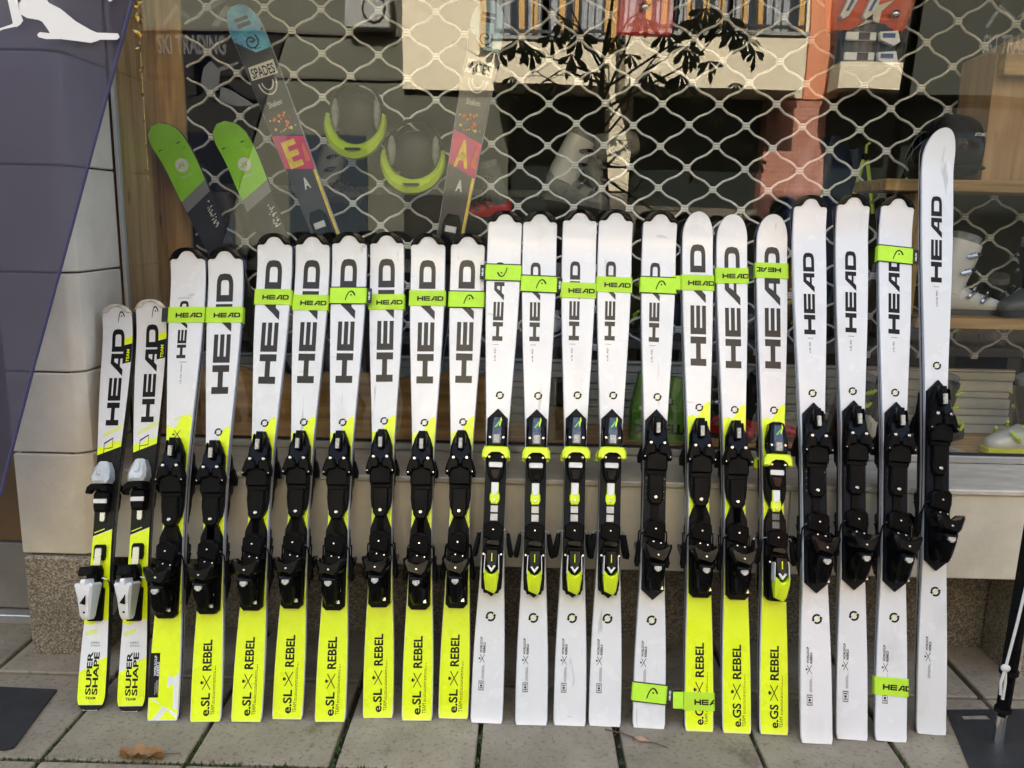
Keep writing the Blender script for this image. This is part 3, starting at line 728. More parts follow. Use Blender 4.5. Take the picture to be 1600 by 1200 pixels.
LBL = ['short junior ski with white heel piece, leftmost ski of the row',
       'short junior ski with white heel piece, second from the left end',
       'slalom ski with a black box and large white X on its yellow tail',
       'e.SL ski directly right of the ski with the black tail box',
       'e.SL ski with black binding, fifth ski from the left end',
       'e.SL ski with black binding, sixth ski from the left end',
       'e.SL ski wearing a logo strap, between two HEAD strapped e.SL skis',
       'e.SL ski with black binding, eighth ski from the left end',
       'e.SL ski with black binding, second left of the first all white ski',
       'e.SL ski directly left of the first all white ski',
       'white slalom ski with yellow toe wings, upside down logo on its strap',
       'white slalom ski with yellow toe wings, upright logo on its strap',
       'white slalom ski with yellow toe wings, third of the four alike',
       'white slalom ski with yellow toe wings, rightmost of the four alike',
       'white slalom ski with all black binding and a second strap at its tail',
       'e.GS ski with yellow tail, strapped at tip and tail',
       'e.GS ski with black binding between the two other e.GS skis',
       'e.GS ski with yellow toe wings and an upside down HEAD strap',
       'tall white ski with no strap, right of the last yellow ski',
       'tall white ski with no strap, scuffed tail, middle of the three alike',
       'tall white ski with black binding, strapped at tip and tail',
       'tallest white ski of the row, rounded tip, at the right end']
RLB = ['the leftmost short junior ski', 'the second short junior ski', 'the ski with the black tail box', 'the e.SL ski right of the boxed tail',
       'the fifth ski from the left', 'the sixth ski from the left', 'the logo strapped e.SL ski', 'the eighth ski from the left', 'the ninth ski from the left', 'the e.SL ski left of the white skis',
       'the white ski with upside down logo', 'the white ski with tilted upright logo', 'the third yellow winged white ski', 'the fourth yellow winged white ski', 'the white ski with low logo strap',
       'the e.GS ski strapped twice', 'the middle e.GS ski', 'the e.GS ski with yellow toe wings', 'the first unstrapped tall white ski', 'the scuffed tall white ski', 'the tall white ski strapped twice', 'the tallest white ski at the right']
def zi(i, y):                                # row on the reference ski -> place along this ski
    t_ = TY[ROW[i]]; r_ = t_['ref']; return POSE[r_][3](y)*POSE[i][2]/POSE[r_][2]
def make_ski(i):
    ty = ROW[i]; T = TY[ty]; B, ROT, Ls, zf = POSE[i]; tip, waist, tail = T['dim']
    kw = dict(tipround=.048)
    if ty == 'kid': kw = dict(tipround=.04, tailround=.045, th=.014)
    if ty == 'egs': kw = dict(tipround=.085, curl=.03)
    if ty == 'pro': kw = dict(tipround=.10, asym=.012, th=.019)
    k = Ski(Ls, tip, waist, tail, **kw)
    M = Matrix.Translation(B) @ ROT @ Matrix.Translation((0, k.thick(0)+.004, 0))
    root = thing('ski', LBL[i], 'ski', 'skis standing in a row against the shop front', M)
    side = SIDEB if ty == 'kid' else SIDEW
    k.body(WHITE, side, 'body', root)
    p = Print(k); Z = lambda y: zi(i, y)
    hb = dict(kid=(515, 665, .003, .042), isl=(470, 560, -.008, .030), esl=(405, 597, -.001, .056), wsl=(410, 533, -.012, .0345), egs=(382, 572, .0, .052), wgs=(395, 523, -.005, .037), pro=(307, 442, -.004, .036))[ty]
    hm = INK if ty in ('kid', 'pro', 'wgs') else INK2
    p.cur = 'brand_lettering'; p.word(HEADP, hb[2], Z(hb[1]), Z(hb[0]), hb[3], hm)
    p.cur = 'tail_lettering'
    def tx(s, x, y1, y0, h, mat=INK, bold=.02, e=.0005): p.word(text_polys(s, bold), x, Z(y1), Z(y0), h, mat, e)
    def cross(x, y1, y0, h, mat=INK):
        p.word(crossed_polys(), x, Z(y1), Z(y0), h, mat); p.word(SKULL, x, Z(y1), Z(y0), h, mat)
    def fine(x, y1, y0, h, rows, mat=INK2):
        random.seed(int(y1*7+rows))
        ps = []
        for r_ in range(rows):
            u = 0; end = random.uniform(.7, 1) if r_ else 1
            while u < end:
                l = random.uniform(.02, .08); v = (r_+.25)/rows
                ps.append(rect(u, v, min(u+l, end), v+.42/rows)); u += l+.018
        p.word(ps, x, Z(y1), Z(y0), h, mat)
    def loop(x, y, r_=.0125, inner=PALEYEL):   # ring of two arrows
        z = Z(y); old = p.cur; p.cur = 'loop_emblem'
        p.flat([[(.5+.30*math.cos(t*.785+.4), .5+.14*math.sin(t*.785+.4)+.30*math.cos(t*.785+.4)*.8) for t in range(8)]], x-r_, x+r_, z-r_, z+r_, inner, .0004)
        p.flat(LOOPP, x-r_, x+r_, z-r_, z+r_, INK); p.cur = old
    if ty in ('esl', 'egs'):
        lo, hi, cy = (674, 650, 658) if ty == 'esl' else (650, 629, 637)
        zl, zh = Z(lo), Z(hi)
        def top(s):
            q = min(1, max(0, (s+.15)/.75)); q = q*q*(3-2*q); return zl+(zh-zl)*q+.004*math.sin(9*s)
        p.panel(lambda s: .003, top, YEL)
        p.panel(lambda s: .0005, lambda s: .0035, PALEYEL, .0001)
        loop(.002, cy, .012, WHITE)
        if ty == 'esl':
            tx('REBEL', -.001, 1040, 990, .028, bold=.03); cross(-.001, 1071, 1047, .026)
            tx('e.SL', -.002, 1113, 1076, .028, bold=.026); tx('TEAM', .0215, 1111, 1095, .011, bold=0)
            fine(.0235, 1093, 1032, .008, 2)
        else:
            tx('REBEL', .001, 1058, 1004, .027, bold=.03); cross(.0, 1091, 1065, .025)
            tx('e.GS', .0, 1133, 1096, .027, bold=.026); tx('TEAM', .0215, 1132, 1115, .010, bold=0)
            fine(.0235, 1112, 1050, .007, 2)
    elif ty == 'isl':
        zl = Z(672); zh = Z(645)
        p.panel(lambda s: .003, lambda s: zl+(zh-zl)*(.5+.5*s)*1.0+.012*math.sin(5*s), YEL)
        p.panel(lambda s: Z(655)+.01*s, lambda s: Z(651)+.012*s, PALEYEL, .0001, -.4, .9)
        p.cur = 'model_lettering'; cross(-.004, 686, 672, .022); tx('i.SL RD TEAM', -.004, 600, 570, .005, INK2, 0)
        p.flat([rect(0, 0, 1, .12)], -.012, .012, Z(566)-.001, Z(566)+.012, INK2)
        p.cur = 'tail_lettering'; p.flat([rect(0, 0, 1, 1)], -.0475, -.017, Z(1090), Z(1020), INK, .0004)
        p.word(text_polys('WORLDCUP', .03), -.030, Z(1056), Z(1024), .008, WHITE, .0008); p.word(text_polys('REBELS', .03), -.021, Z(1056), Z(1034), .008, WHITE, .0008)
        p.word([rect(0, 0, 1, .1), rect(.1, .3, .95, .4), rect(0, .6, .8, .7)], -.026, Z(1086), Z(1062), .014, LAB, .0008)
        p.put([[(-.044, Z(1092)), (-.030, Z(1092)), (.046, Z(1124)), (.046, Z(1116))], [(-.030, .004), (-.008, .004), (.010, Z(1110)), (-.001, Z(1104))],
               [(.030, Z(1108)), (.046, Z(1108)), (.045, Z(1050)), (.030, Z(1060))], [(.010, Z(1075)), (.029, Z(1068)), (.029, Z(1058)), (.012, Z(1056))]], WHITE, .0006)
    elif ty in ('wsl', 'wgs', 'pro'):
        Y = dict(wsl=(545, 565, 539, 618, 963, 995, 1020, 1022, 1036, 1038, 1062, 1064, 1079, -.018),
                 wgs=(535, 552, 529, 615, 967, 1011, 1037, 1039, 1054, 1056, 1082, 1086, 1103, -.006),
                 pro=(455, 480, 449, 572, 924, 995, 1017, 1019, 1034, 1036, 1060, 0, 0, -.006))[ty]
        p.cur = 'model_lettering'
        tx('e-GS RD PRO' if ty == 'pro' else 'e-SL RD', Y[13]+(.004 if ty == 'pro' else 0), Y[1], Y[0], .0058, INK2, .01)
        p.flat([rect(0, 0, 1, 1)], Y[13]-.008, Y[13]+.012, Z(Y[2])-.0005, Z(Y[2])+.0009, INK2)
        loop(.004 if ty == 'wsl' else .0, Y[3]); loop(.001 if ty == 'wsl' else .004, Y[4], .0145)
        p.cur = 'tail_lettering'; x = -.020 if ty != 'pro' else -.014
        tx('WORLDCUP', x-.0055, Y[6], Y[5], .0072, bold=.03); tx('REBELS', x+.0045, Y[6], Y[5]+(Y[6]-Y[5])*.35, .0072, bold=.03)
        cross(x-.001, Y[8], Y[7], .016); fine(x+.003, Y[10], Y[9], .0085, 4)
        if Y[11]:
            p.word([rect(0, 0, .08, 1), rect(.92, 0, 1, 1), rect(.08, 0, .92, .07), rect(.08, .93, .92, 1), rect(.2, .15, .3, .8), rect(.38, .3, .6, .7), rect(.7, .2, .8, .85)], x-.001, Z(Y[12]), Z(Y[11]), .017, INK2)
    elif ty == 'kid':
        p.cur = 'brand_emblem'; p.flat([[(x, y) for x, y in q] for q in ARCHP], .003, .026, Z(505), Z(489), INK)
        p.panel(lambda s: Z(712)+.014*(s+1), lambda s: Z(702)+.017*(s+1)+.006*math.sin(6*s), YEL, .0002)
        p.panel(lambda s: Z(838)+.012*(s+1), lambda s: Z(711.5)+.0145*(s+1), INK, .0003)
        p.panel(lambda s: Z(834)+.012*(s+1), lambda s: Z(832.5)+.012*(s+1), YEL, .0005, -.9, .2)
        p.panel(lambda s: Z(972)+.006*math.sin(4*s)+.008*s, lambda s: Z(839)+.012*(s+1), YEL, .0003)
        p.panel(lambda s: .017, lambda s: Z(1050)+.018*(s+1)+.01*(1 if s > .1 else 0), YEL, .0003)
        p.panel(lambda s: Z(990)+.01*s, lambda s: Z(982)+.012*s, PALEYEL, .0002, -.8, .1)
        p.panel(lambda s: 0.001, lambda s: .016, INK, .0003)
        p.panel(lambda s: Z(688)+.02*(s+1), lambda s: Z(682)+.022*(s+1), PALEYEL, .0002, -.6, .95)
        p.panel(lambda s: Z(571)+.012*s, lambda s: Z(542)+.012*s, INK, .0003, .42, .99, 4); p.panel(lambda s: Z(541.5)+.012*s, lambda s: Z(534)+.02*s, YEL, .0003, .40, .99, 4)
        p.cur = 'side_lettering'; p.word(text_polys('TEAM', .02), .038, Z(566), Z(546), .010, YEL, .0006)
        p.put([[(-.018, Z(722)), (-.016, Z(722)), (-.016, Z(692)), (-.018, Z(692))], [(-.016, Z(694)), (.010, Z(686)), (.010, Z(684)), (-.018, Z(692))], [(.010, Z(700)), (.0115, Z(700)), (.0115, Z(684)), (.010, Z(684))], [(-.016, Z(702)), (.010, Z(700.2)), (.010, Z(699)), (-.016, Z(701))]], INK, .0007)
        p.cur = 'tail_lettering'; tx('SUPER', -.011, 1086, 1018, .018, bold=.03); tx('SHAPE', .010, 1086, 1019, .018, bold=.03)
        p.flat(text_polys('TEAM', .03), -.018, .014, Z(1093), Z(1089), INK)
        p.flat(text_polys('CARVE SL', .01), -.012, .016, Z(1005.5), Z(1002.5), INK2); p.flat(text_polys('GRIP TECHNOLOGY', .0), -.012, .020, Z(1010), Z(1007.5), INK2)
    p.build(root)
    # tip guard
    if ty in ('isl', 'esl', 'wsl', 'wgs', 'kid'):
        g = MB(); gm_ = GUARDW if ty == 'kid' else BLKG; O, I = [], []
        prof = [(0, .010), (.15, .0108), (.28, .0140), (.39, .0200), (.47, .0270), (.55, .0325), (.65, .0352), (.78, .0345), (.90, .0355), (1.0, .0400)]
        if ty == 'kid': prof = [(x_, .007+(d_-.010)*.75) for x_, d_ in prof]
        half = []
        for q, (xf, dz) in enumerate(prof):
            z = Ls-k.tr*(1-math.cos(math.pi/2*min(1, q/9*.86)))
            half.append(((k.hw(min(z, Ls-1e-5)) if q else 0, z+.0012), (xf*k.tip/2*.985, Ls-dz)))
        for o_, i_ in [((-a[0], a[1]), (-c[0], c[1])) for a, c in reversed(half[1:])]+half:
            O.append(o_); I.append(i_)
        n = len(O)-1
        def P3(q, e): return k.face(q[0], min(q[1], Ls-1e-4), e)[:2]+(q[1],)
        rs = [[P3(o_, -.004), P3(o_, .0025), P3((o_[0]*.96, o_[1]-.002), .004), P3((i_[0]*1.03, i_[1]+.0015), .004), P3(i_, .0015), P3(i_, -.001)] for o_, i_ in zip(O, I)]
        g.rings(rs, gm_)
        go = g.build('tip_guard', root, smooth=.7)
        if ty != 'kid':
            for sx in (0.14, .86):
                q = I[int(sx*n)]; o_ = O[int(sx*n)]; c = ((q[0]+o_[0])/2, (q[1]+o_[1])/2)
                f = k.face(c[0], c[1], .004); MB().disc((f[0], f[1], f[2]), .0028, .0012, INK2, 8).build('rivet', go)
    z0 = Z(T['tb'][1]); z1 = Z(T['tb'][0]); sc = (z1-z0)/(.545 if ty in ('wsl',) else .561 if ty != 'kid' else .508)
    bk = BINDOV.get(i, T['bind'])
    add_binding(root, bk, k, z0, sc)
    # the other ski of the pair, base to base behind it
    M2 = M @ Matrix.Translation((random.uniform(-.004, .004), .0015, 0)) @ Matrix.Rotation(math.pi, 4, 'Z')
    r2 = thing('ski', 'rear ski standing base to base behind '+RLB[i], 'ski', 'skis standing in a row against the shop front', M2)
    k.asym = -k.asym; k.body(WHITE, side, 'body', r2); k.asym = -k.asym
    if ty in ('isl', 'esl', 'wsl', 'wgs', 'kid'): inst('tip_guard', go.data, r2)
    add_binding(r2, bk, k, z0, sc)
    return k, M
SK = [make_ski(i) for i in range(22)]

# ------------------------------------------------------------------ straps round the pairs
def strap(i, ypx, kind, label, flip=False, dx=0, flap=None, tilt=0):
    k, M = SK[i]; zc = POSE[i][3](ypx); hh = .0272; wv = k.hw(zc)+.002+dx; t0 = k.thick(zc)+k.lift(zc)+.0016; t1 = t0+.0015+.001
    root = thing('ski_strap', label, 'ski strap', 'neon straps holding the ski pairs together', M @ Matrix.Translation((0, 0, zc)) @ Matrix.Rotation(tilt, 4, 'Y'))
    lift0 = k.lift(zc-hh)+k.thick(zc-hh); lift1 = k.lift(zc+hh)+k.thick(zc+hh)
    def loop(z, g=0, w_=None):
        t = (k.lift(zc+z)+k.thick(zc+z))+.0016+g; w_ = (k.hw(zc+z) if w_ is None else w_)+.0022+g; c = k.xc(zc+z)
        return [(c-w_+.004, -t, z), (c+w_-.004, -t, z), (c+w_, -t+.004, z), (c+w_, t+.0, z), (c+w_-.004, t+.004, z), (c-w_+.004, t+.004, z), (c-w_, t, z), (c-w_, -t+.004, z)]
    wmid = k.hw(zc)
    m_ = STRAP if kind == 'word' else STRAP2
    b = MB(); zz = [-hh, -hh*.5, 0, hh*.5, hh]
    outer = [loop(z, .0012, wmid) for z in zz]; inner = [loop(z, 0, wmid) for z in reversed(zz)]
    b.rings(outer+inner+[outer[0]], m_, cap0=False, cap1=False)
    b.build('band', root, smooth=.5)
    if kind == 'logo':
        b = MB(); z2 = [-hh-.0035, -hh+.001]
        for za, zb in ((-hh-.0035, -hh-.0001), (hh+.0001, hh+.0035)):
            o_ = [loop(za, .0018, wmid), loop(zb, .0018, wmid)]; i_ = [loop(zb, .0002, wmid), loop(za, .0002, wmid)]
            b.rings(o_+i_+[o_[0]], TRIM, cap0=False, cap1=False)
        b.build('edge_trim', root, smooth=0)
        sx = -1 if flip else 1
        b = MB(); q = sorted((sx*(wmid+.0042), sx*(wmid+.021)))
        b.box((q[0], -t0+.002, -hh*.95), (q[1], -t0+.0045, hh*.95), TRIM, bev=.0008); tg = b.build('tag', root, smooth=0)
        pr = MB(); xm = (q[0]+q[1])/2
        for p in HEADP: pr.poly([(xm+.006*(.5-v), -t0+.0017, -.014+.028*u) for u, v in p], WPL)
        pr.build('tag_lettering', tg, smooth=0)
    pr = MB()
    def Pt(x, z): return (x+k.xc(zc+z), -((k.lift(zc+z)+k.thick(zc+z))+.0016+.0012+.0004), z)
    if kind == 'word':
        h = .0165; wd = .090; a = -.034 if zc > .5 else -.016 if i == 15 else -.029
        ps = [[(a+wd*u, -.002+h*(v-.5)) for u, v in p] for p in HEADP]
        if flip: ps = [[(wmid*.55-(x-a), -z) for x, z in p] for p in ps]
        # the print runs on round the edge of the ski: keep only what lies on the front
        lim = wmid+.001
        ps = [[(min(max(x, -lim), lim), z) for x, z in p] for p in ps if min(x for x, z in p) < lim-.002 and max(x for x, z in p) > -lim+.002]
        for p in ps: pr.poly([Pt(*q) for q in p], INK)
    else:
        s_ = -1 if flip else 1; cx = -.004 if flip else .008
        for p in ARCHP: pr.poly([Pt(cx+s_*(.033*(u-.5)), s_*(.034*(v-.5))) for u, v in p], INK)
    pr.build('lettering', root, smooth=0)
    if flap:
        sx = flap; b = MB(); q = sorted((sx*(wmid+.0045), sx*(wmid+.036)))
        for x0, x1, yb in ((q[0], q[0]+(q[1]-q[0])*.5, -.004), (q[0]+(q[1]-q[0])*.5, q[1], .0)):
            pass
        b.box((q[0], -.006, -hh*.92), (q[1], -.003, hh*.92), STRAP2, bev=.0008); b.build('loose_end', root, smooth=0)
    return root
SS = [(2, 492, 'word', 'HEAD strap with a black end on the ski with the black tail box', {}),
      (3, 492, 'word', 'HEAD strap on the ski right of the black boxed tail ski', {}),
      (4, 464, 'word', 'HEAD strap on the fifth ski from the left end', {}),
      (5, 473, 'word', 'HEAD strap on the sixth ski from the left end', {}),
      (6, 462, 'logo', 'neon logo strap on the seventh ski from the left end', {}),
      (7, 472, 'word', 'HEAD strap on the eighth ski from the left end', {}),
      (8, 466, 'word', 'HEAD strap on the ninth ski from the left end', {}),
      (9, 468, 'logo', 'neon logo strap on the ski left of the first all white ski', {}),
      (10, 426, 'logo', 'neon strap with its logo upside down and tag at the left', {'flip': True}),
      (11, 444, 'logo', 'neon logo strap on the second white slalom ski', {'tilt': .03}),
      (12, 454, 'word', 'HEAD strap on the third white slalom ski', {}),
      (13, 445, 'word', 'HEAD strap on the fourth white slalom ski', {}),
      (14, 446, 'logo', 'neon logo strap at the tip of the white ski with black binding', {}),
      (15, 442, 'word', 'HEAD strap with a loose end at the tip of the left e.GS ski', {'flap': -1}),
      (16, 431, 'word', 'HEAD strap on the middle one of three e.GS skis', {'tilt': -.02}),
      (17, 423, 'word', 'HEAD strap turned upside down on the right e.GS ski', {'flip': True}),
      (20, 398, 'logo', 'neon logo strap at the tip of the tall white ski', {'tilt': .03}),
      (14, 1083, 'logo', 'neon logo strap low on the tail of a white slalom ski', {'tilt': .06}),
      (15, 1096, 'word', 'HEAD strap with a loose end low on a yellow tail', {'flap': -1}),
      (20, 1073, 'word', 'HEAD strap low on the tail of the tall white ski', {})]
for i, y, kd, lb, kw in SS:
    st = strap(i, y, kd, lb, **kw)
    if i == 2:
        k, M = SK[2]; zc = POSE[2][3](y); wm = k.hw(zc)
        b = MB(); b.box((-wm-.022, -.016, -.024), (-wm-.0045, -.012, .024), TRIM, bev=.001); b.build('hook_end', st, smooth=0)

# ================================================================== BEHIND THE GLASS
YS = 3.47
deck = thing('window_deck', 'brown wooden display deck along the bottom of the window', 'shelf')
b = MB(); b.box((XL+.002, 3.072, .66), (3.39, 3.60, .698), WOODD, bev=.003); b.build('board', deck, smooth=0)
lin = thing('window_lining', 'knotty pine lining at the left side of the window', 'window frame')
b = MB(); b.box((XL-.03, 3.072, .699), (XL+.008, 3.44, 2.62), WOODZ, bev=.004); b.build('side_board', lin, smooth=0)
b = MB(); b.box((XL-.03, 3.442, .699), (XL+.105, 3.466, 2.62), WOODZ, bev=.004); b.build('front_board', lin, smooth=0)
# security grille: wavy rods, clamps and bottom slats
gr = thing('security_grille', 'pale wavy wire roller grille behind the window display', 'security grille')
a0 = onY(283, 115, YS); a1 = onY(1440, 134, YS); PXg = (a1.x-a0.x)/13.0
bq = onY(338, 270, YS); 
PZ = .1625
x_first = a0.x-PXg; z_top = a0.z
xend = 2.55
rows = list(range(-4, 9))
SX, SZ = PXg/2, PZ/2
NJ = {}
def node(i, j):                                        # a little sag and play at every clamp
    if (i, j) not in NJ:
        q = random.Random(i*131+j*17); NJ[i, j] = (q.gauss(0, .0022), q.gauss(0, .0022)+.004*math.sin(i*.35+j*.2))
    return (x_first+i*SX+NJ[i, j][0], z_top-j*SZ+NJ[i, j][1])       # nodes where i+j is even
ni = int((xend-x_first)/SX)
for j in range(-5, 17):                                   # rod between node rows j and j+1
    pts = []
    for i in range(0, ni):
        up_ = ((i+j) % 2 == 0)
        x, z = node(i, j if up_ else j+1); s_ = -1 if up_ else 1     # rod passes below the upper node, above the lower
        z += s_*.006
        x1, z1 = node(i+1, j+1 if up_ else j); z1 += (1 if up_ else -1)*.006
        # leave the clamp flat, bend, dip a little and arrive flat
        for t_, q in ((0, 0), (.08, .02), (.20, .215), (.33, .385), (.5, .5), (.67, .615), (.80, .785), (.92, .98)):
            pts.append((x+(x1-x)*t_, YS+(.004 if t_ in (.33, .5, .67) else 0), z+(z1-z)*q))
    pts = [p for p in pts if p[0] > XL+.10]
    if z_top-(j+1)*SZ < .96: continue
    b = MB(); b.tube(pts, .0051, MESH_M, 6); b.build('wire', gr, smooth=1.2)
cl = MB(); cl.box((-.0135, -.010, -.013), (.0135, .010, .013), CLAMPM, bev=.002)
for k in (-1, 1): cl.box((-.0115, -.0108, k*.005-.0008), (.0115, -.0101, k*.005+.0008), GREYM)
cm = cl.data('clamp', 0); ncl = 0
for j in range(-4, 17):
    for i in range(0, ni):
        if (i+j) % 2: continue
        x, z = node(i, j)
        if x < XL+.11 or z < .97 or z > 2.4: continue
        inst('clamp', cm, gr, Matrix.Translation((x, YS, z))); ncl += 1
xr = onY(1583, 600, YS).x
for k, (z0, z1, d) in enumerate(((.7, .738, 0), (.741, .775, .004), (.778, .806, .0), (.809, .85, .006), (.853, .878, 0), (.881, .925, .006), (.928, .962, .004), (.965, .974, .012))):
    b = MB(); b.box((XL+.107, YS-.012-d, z0), (xr-.004*k % .02, YS+.012, z1), ALUW, bev=.003); b.build('bottom_slat', gr, smooth=0)
# timber log plank
b = MB(); p0 = onY(318, 690, 3.1); p1 = onY(772, 690, 3.1); n = 40; top = []
random.seed(3)
xs_ = [p0.x+(p1.x-p0.x)*q/n for q in range(n+1)]
tz = [.962+.010*math.sin(q*.4)+.006*math.sin(q*1.3+1) for q in range(n+1)]
rs = [[(x, 3.095, .699), (x, 3.090, .699+(z-.699)*.5), (x, 3.10, z-.01), (x, 3.112, z), (x, 3.14, z), (x, 3.145, .699)] for x, z in zip(xs_, tz)]
b.rings(rs, WOODD); setp(b.build('timber_plank', smooth=.6), 'long dark live edge timber plank standing on the window deck', 'plank')

# display skis leaning behind the glass
LIMEG = pm('lime_topsheet', (.30, .72, .02), .3, coat=.4, var=.12, vscale=12)
DKP = pm('dark_topsheet', (.010, .011, .014), .3, coat=.4, var=.5, vscale=30)
GREYP = pm('grey_topsheet', (.22, .22, .22), .3, coat=.3)
BLUEP = pm('blue_topsheet', (.16, .58, .78), .3, coat=.4, col2=(.03, .16, .50), vscale=14)
PURP = pm('dusk_topsheet', (.026, .022, .034), .35, coat=.3, var=.2)
REDP = pm('red_topsheet', (.80, .02, .10), .35, coat=.3, col2=(.42, .01, .16), vscale=20)
YELP = pm('gold_print', (.95, .66, .06), .4, var=.3, vscale=40)
CREAM = pm('cream_print', (.72, .70, .62), .4)
ORG = pm('orange_print', (.75, .16, .05), .4)
def dpose(foot, tip, Y0, Y1):
    B = onY(*foot, Y0); B.z = max(B.z, .70); T = onY(*tip, Y1)
    Z = (T-B).normalized(); Yv = Vector((0, 1, 0)); Yv = (Yv-Z*Z.y).normalized(); X = Yv.cross(Z)
    def zf(px, py):
        d = ray(px, py); nrm = Yv; s = (B-CAMP).dot(nrm)/d.dot(nrm); return (CAMP+d*s-B).dot(Z)
    return B, Matrix((X, Yv, Z)).transposed().to_4x4(), (T-B).length, zf
def jr_ski(foot, tip, label, seed):
    B, ROT, Ls, zf = dpose(foot, tip, 3.24, 3.33)
    k = Ski(Ls, .132, .09, .11, th=.012, tipround=.075, curl=.05, curlen=.2, asym=-.012)
    root = thing('display_ski', label, 'ski', 'lime green skis behind the glass', Matrix.Translation(B) @ ROT)
    k.body(DKP, SIDEB, 'body', root); p = Print(k)
    zb = Ls-.27
    p.panel(lambda s: zb+.02*s, lambda s: Ls-.002, LIMEG, .0002, n=10)
    p.panel(lambda s: zb-.045+.02*s, lambda s: zb-.001+.02*s, GREYP, .0002)
    c = (.002, Ls-.165); r_ = .026
    p.put([[(c[0]+r_*math.cos(t*.393), c[1]+r_*math.sin(t*.393)) for t in range(16)]], CREAM, .0005)
    p.put([[(c[0]-.012+.028*(u+.25*(v-.5)), c[1]-.009+.018*v) for u, v in q] for q in text_polys('R', .02)], LIMEG, .0008)
    p.put([[(c[0]-.022, c[1]-.006), (c[0]-.010, c[1]-.004), (c[0]-.010, c[1]), (c[0]-.022, c[1]-.003)]], LIMEG, .0008)
    p.put([[(c[0]-.024+.05*u, c[1]-.046+.007*v) for u, v in q] for q in text_polys('ROSSIGNOL', 0)], CREAM, .0005)
    random.seed(seed)
    for q in range(26):
        x = random.uniform(.018, .04); z = zb-.06-random.random()*.10; l = random.uniform(.004, .014)
        p.put([[(x, z), (x+l*.9, z+.003), (x+l*.7, z+.006), (x-.001, z+.003)]], CREAM, .0005)
    p.build(root)
    return root
jr_ski((478, 690), (256, 196), 'lime green tipped short ski behind the glass, nearer the pine lining', 1)
jr_ski((551, 690), (357, 193), 'lime green tipped short ski behind the glass, nearer the blue tipped ski', 2)
def twin(foot, tip, word, letter, blue, label, Y0, Y1):
    B, ROT, Ls, zf = dpose(foot, tip, Y0, Y1)
    k = Ski(Ls, .128, .105, .12, th=.013, tipround=.085, curl=.06, curlen=.22)
    root = thing('display_ski', label, 'ski', 'twin tip skis behind the glass', Matrix.Translation(B) @ ROT)
    k.body(PURP, SIDEW, 'body', root); p = Print(k); z = lambda d: Ls-d
    p.panel(lambda s: z(.165)+.03*abs(s)-.03*(s), lambda s: z(.002), blue, .0002, n=10)
    p.panel(lambda s: z(.39)-.01*s, lambda s: z(.1655)+.03*abs(s)-.03*s, DKP, .0002)
    bw = .05
    p.put([[(-.055, z(.255)), (.05, z(.262)), (.052, z(.208)), (-.05, z(.205))]], CREAM, .0005)
    p.put([[(-.046+.09*u, z(.251)+.038*v-.006*u) for u, v in q] for q in text_polys(word, .015)], INK, .0008)
    p.put(arcband([(.035*math.cos(R(180+20*q)), z(.275)+.05*math.sin(R(180+20*q))) for q in range(10)], .0025), CREAM, .0005)
    p.put(arcband([(.022*math.cos(R(180+20*q)), z(.275)+.032*math.sin(R(180+20*q))) for q in range(10)], .002), CREAM, .0005)
    p.put([[(-.03+.055*u, z(.372)+.022*v) for u, v in q] for q in text_polys('Shaken', 0)], CREAM, .0005)
    p.put(arcband([(.012*math.cos(R(40*q))*(1+q*.14), z(.125)+.012*math.sin(R(40*q))*(1+q*.14)) for q in range(11)], .003), INK, .0006)
    p.put([rect(-.026, z(.072), .026, z(.058)), rect(-.026, z(.052), .026, z(.040))], INK, .0005)
    random.seed(5)
    for q in range(22):
        x = random.uniform(-.045, .045); zz = z(random.uniform(.40, .47)); r_ = random.uniform(.002, .007)
        p.put([[(x+r_*math.cos(t), zz+r_*math.sin(t)) for t in (0, 1.05, 2.1, 3.14, 4.2, 5.2)]], random.choice([ORG, YELP, ORG]), .0005)
    p.panel(lambda s: z(.62)-.02*s, lambda s: z(.49)-.02*s, REDP, .0003)
    p.put([[(-.036+.055*u, z(.610)+.105*v) for u, v in q] for q in text_polys(letter, .035)], YELP, .0007)
    p.put([[(.024+.05*(u-.0), z(.600)+.07*v) for u, v in q if True] for q in text_polys('C', .03)] if False else [[(.030, z(.60)), (.048, z(.605)), (.046, z(.53)), (.036, z(.54))]], ORG, .0006)
    p.put([[(-.012+.026*u, z(.70)+.045*v) for u, v in q] for q in text_polys('A', .04)], CREAM, .0006)
    p.panel(lambda s: z(.95), lambda s: z(.64), YELP, .0003, .80, .99, 2)
    p.build(root)
    b = MB(); b.prism(mir([(.02, z(.98)), (.034, z(.95)), (.034, z(.82)), (.02, z(.79))]), .01, .05, BLK, .006)
    bo = b.build('binding', root); MB().prism(rect(-.022, z(.86), .022, z(.835)), .04, .054, SIDEW, .002).build('slide_plate', bo)
twin((628, 690), (376, 16), 'SPADES', 'E', BLUEP, 'blue tipped freestyle ski lettered SPADES leaning behind the glass', 3.27, 3.36)
twin((650, 690), (768, 8), 'ACES', 'A', pm('ice_topsheet', (.42, .56, .62), .3, coat=.4, col2=(.20, .40, .55), vscale=10), 'freestyle ski with a yellow A on red leaning behind the glass', 3.30, 3.38)

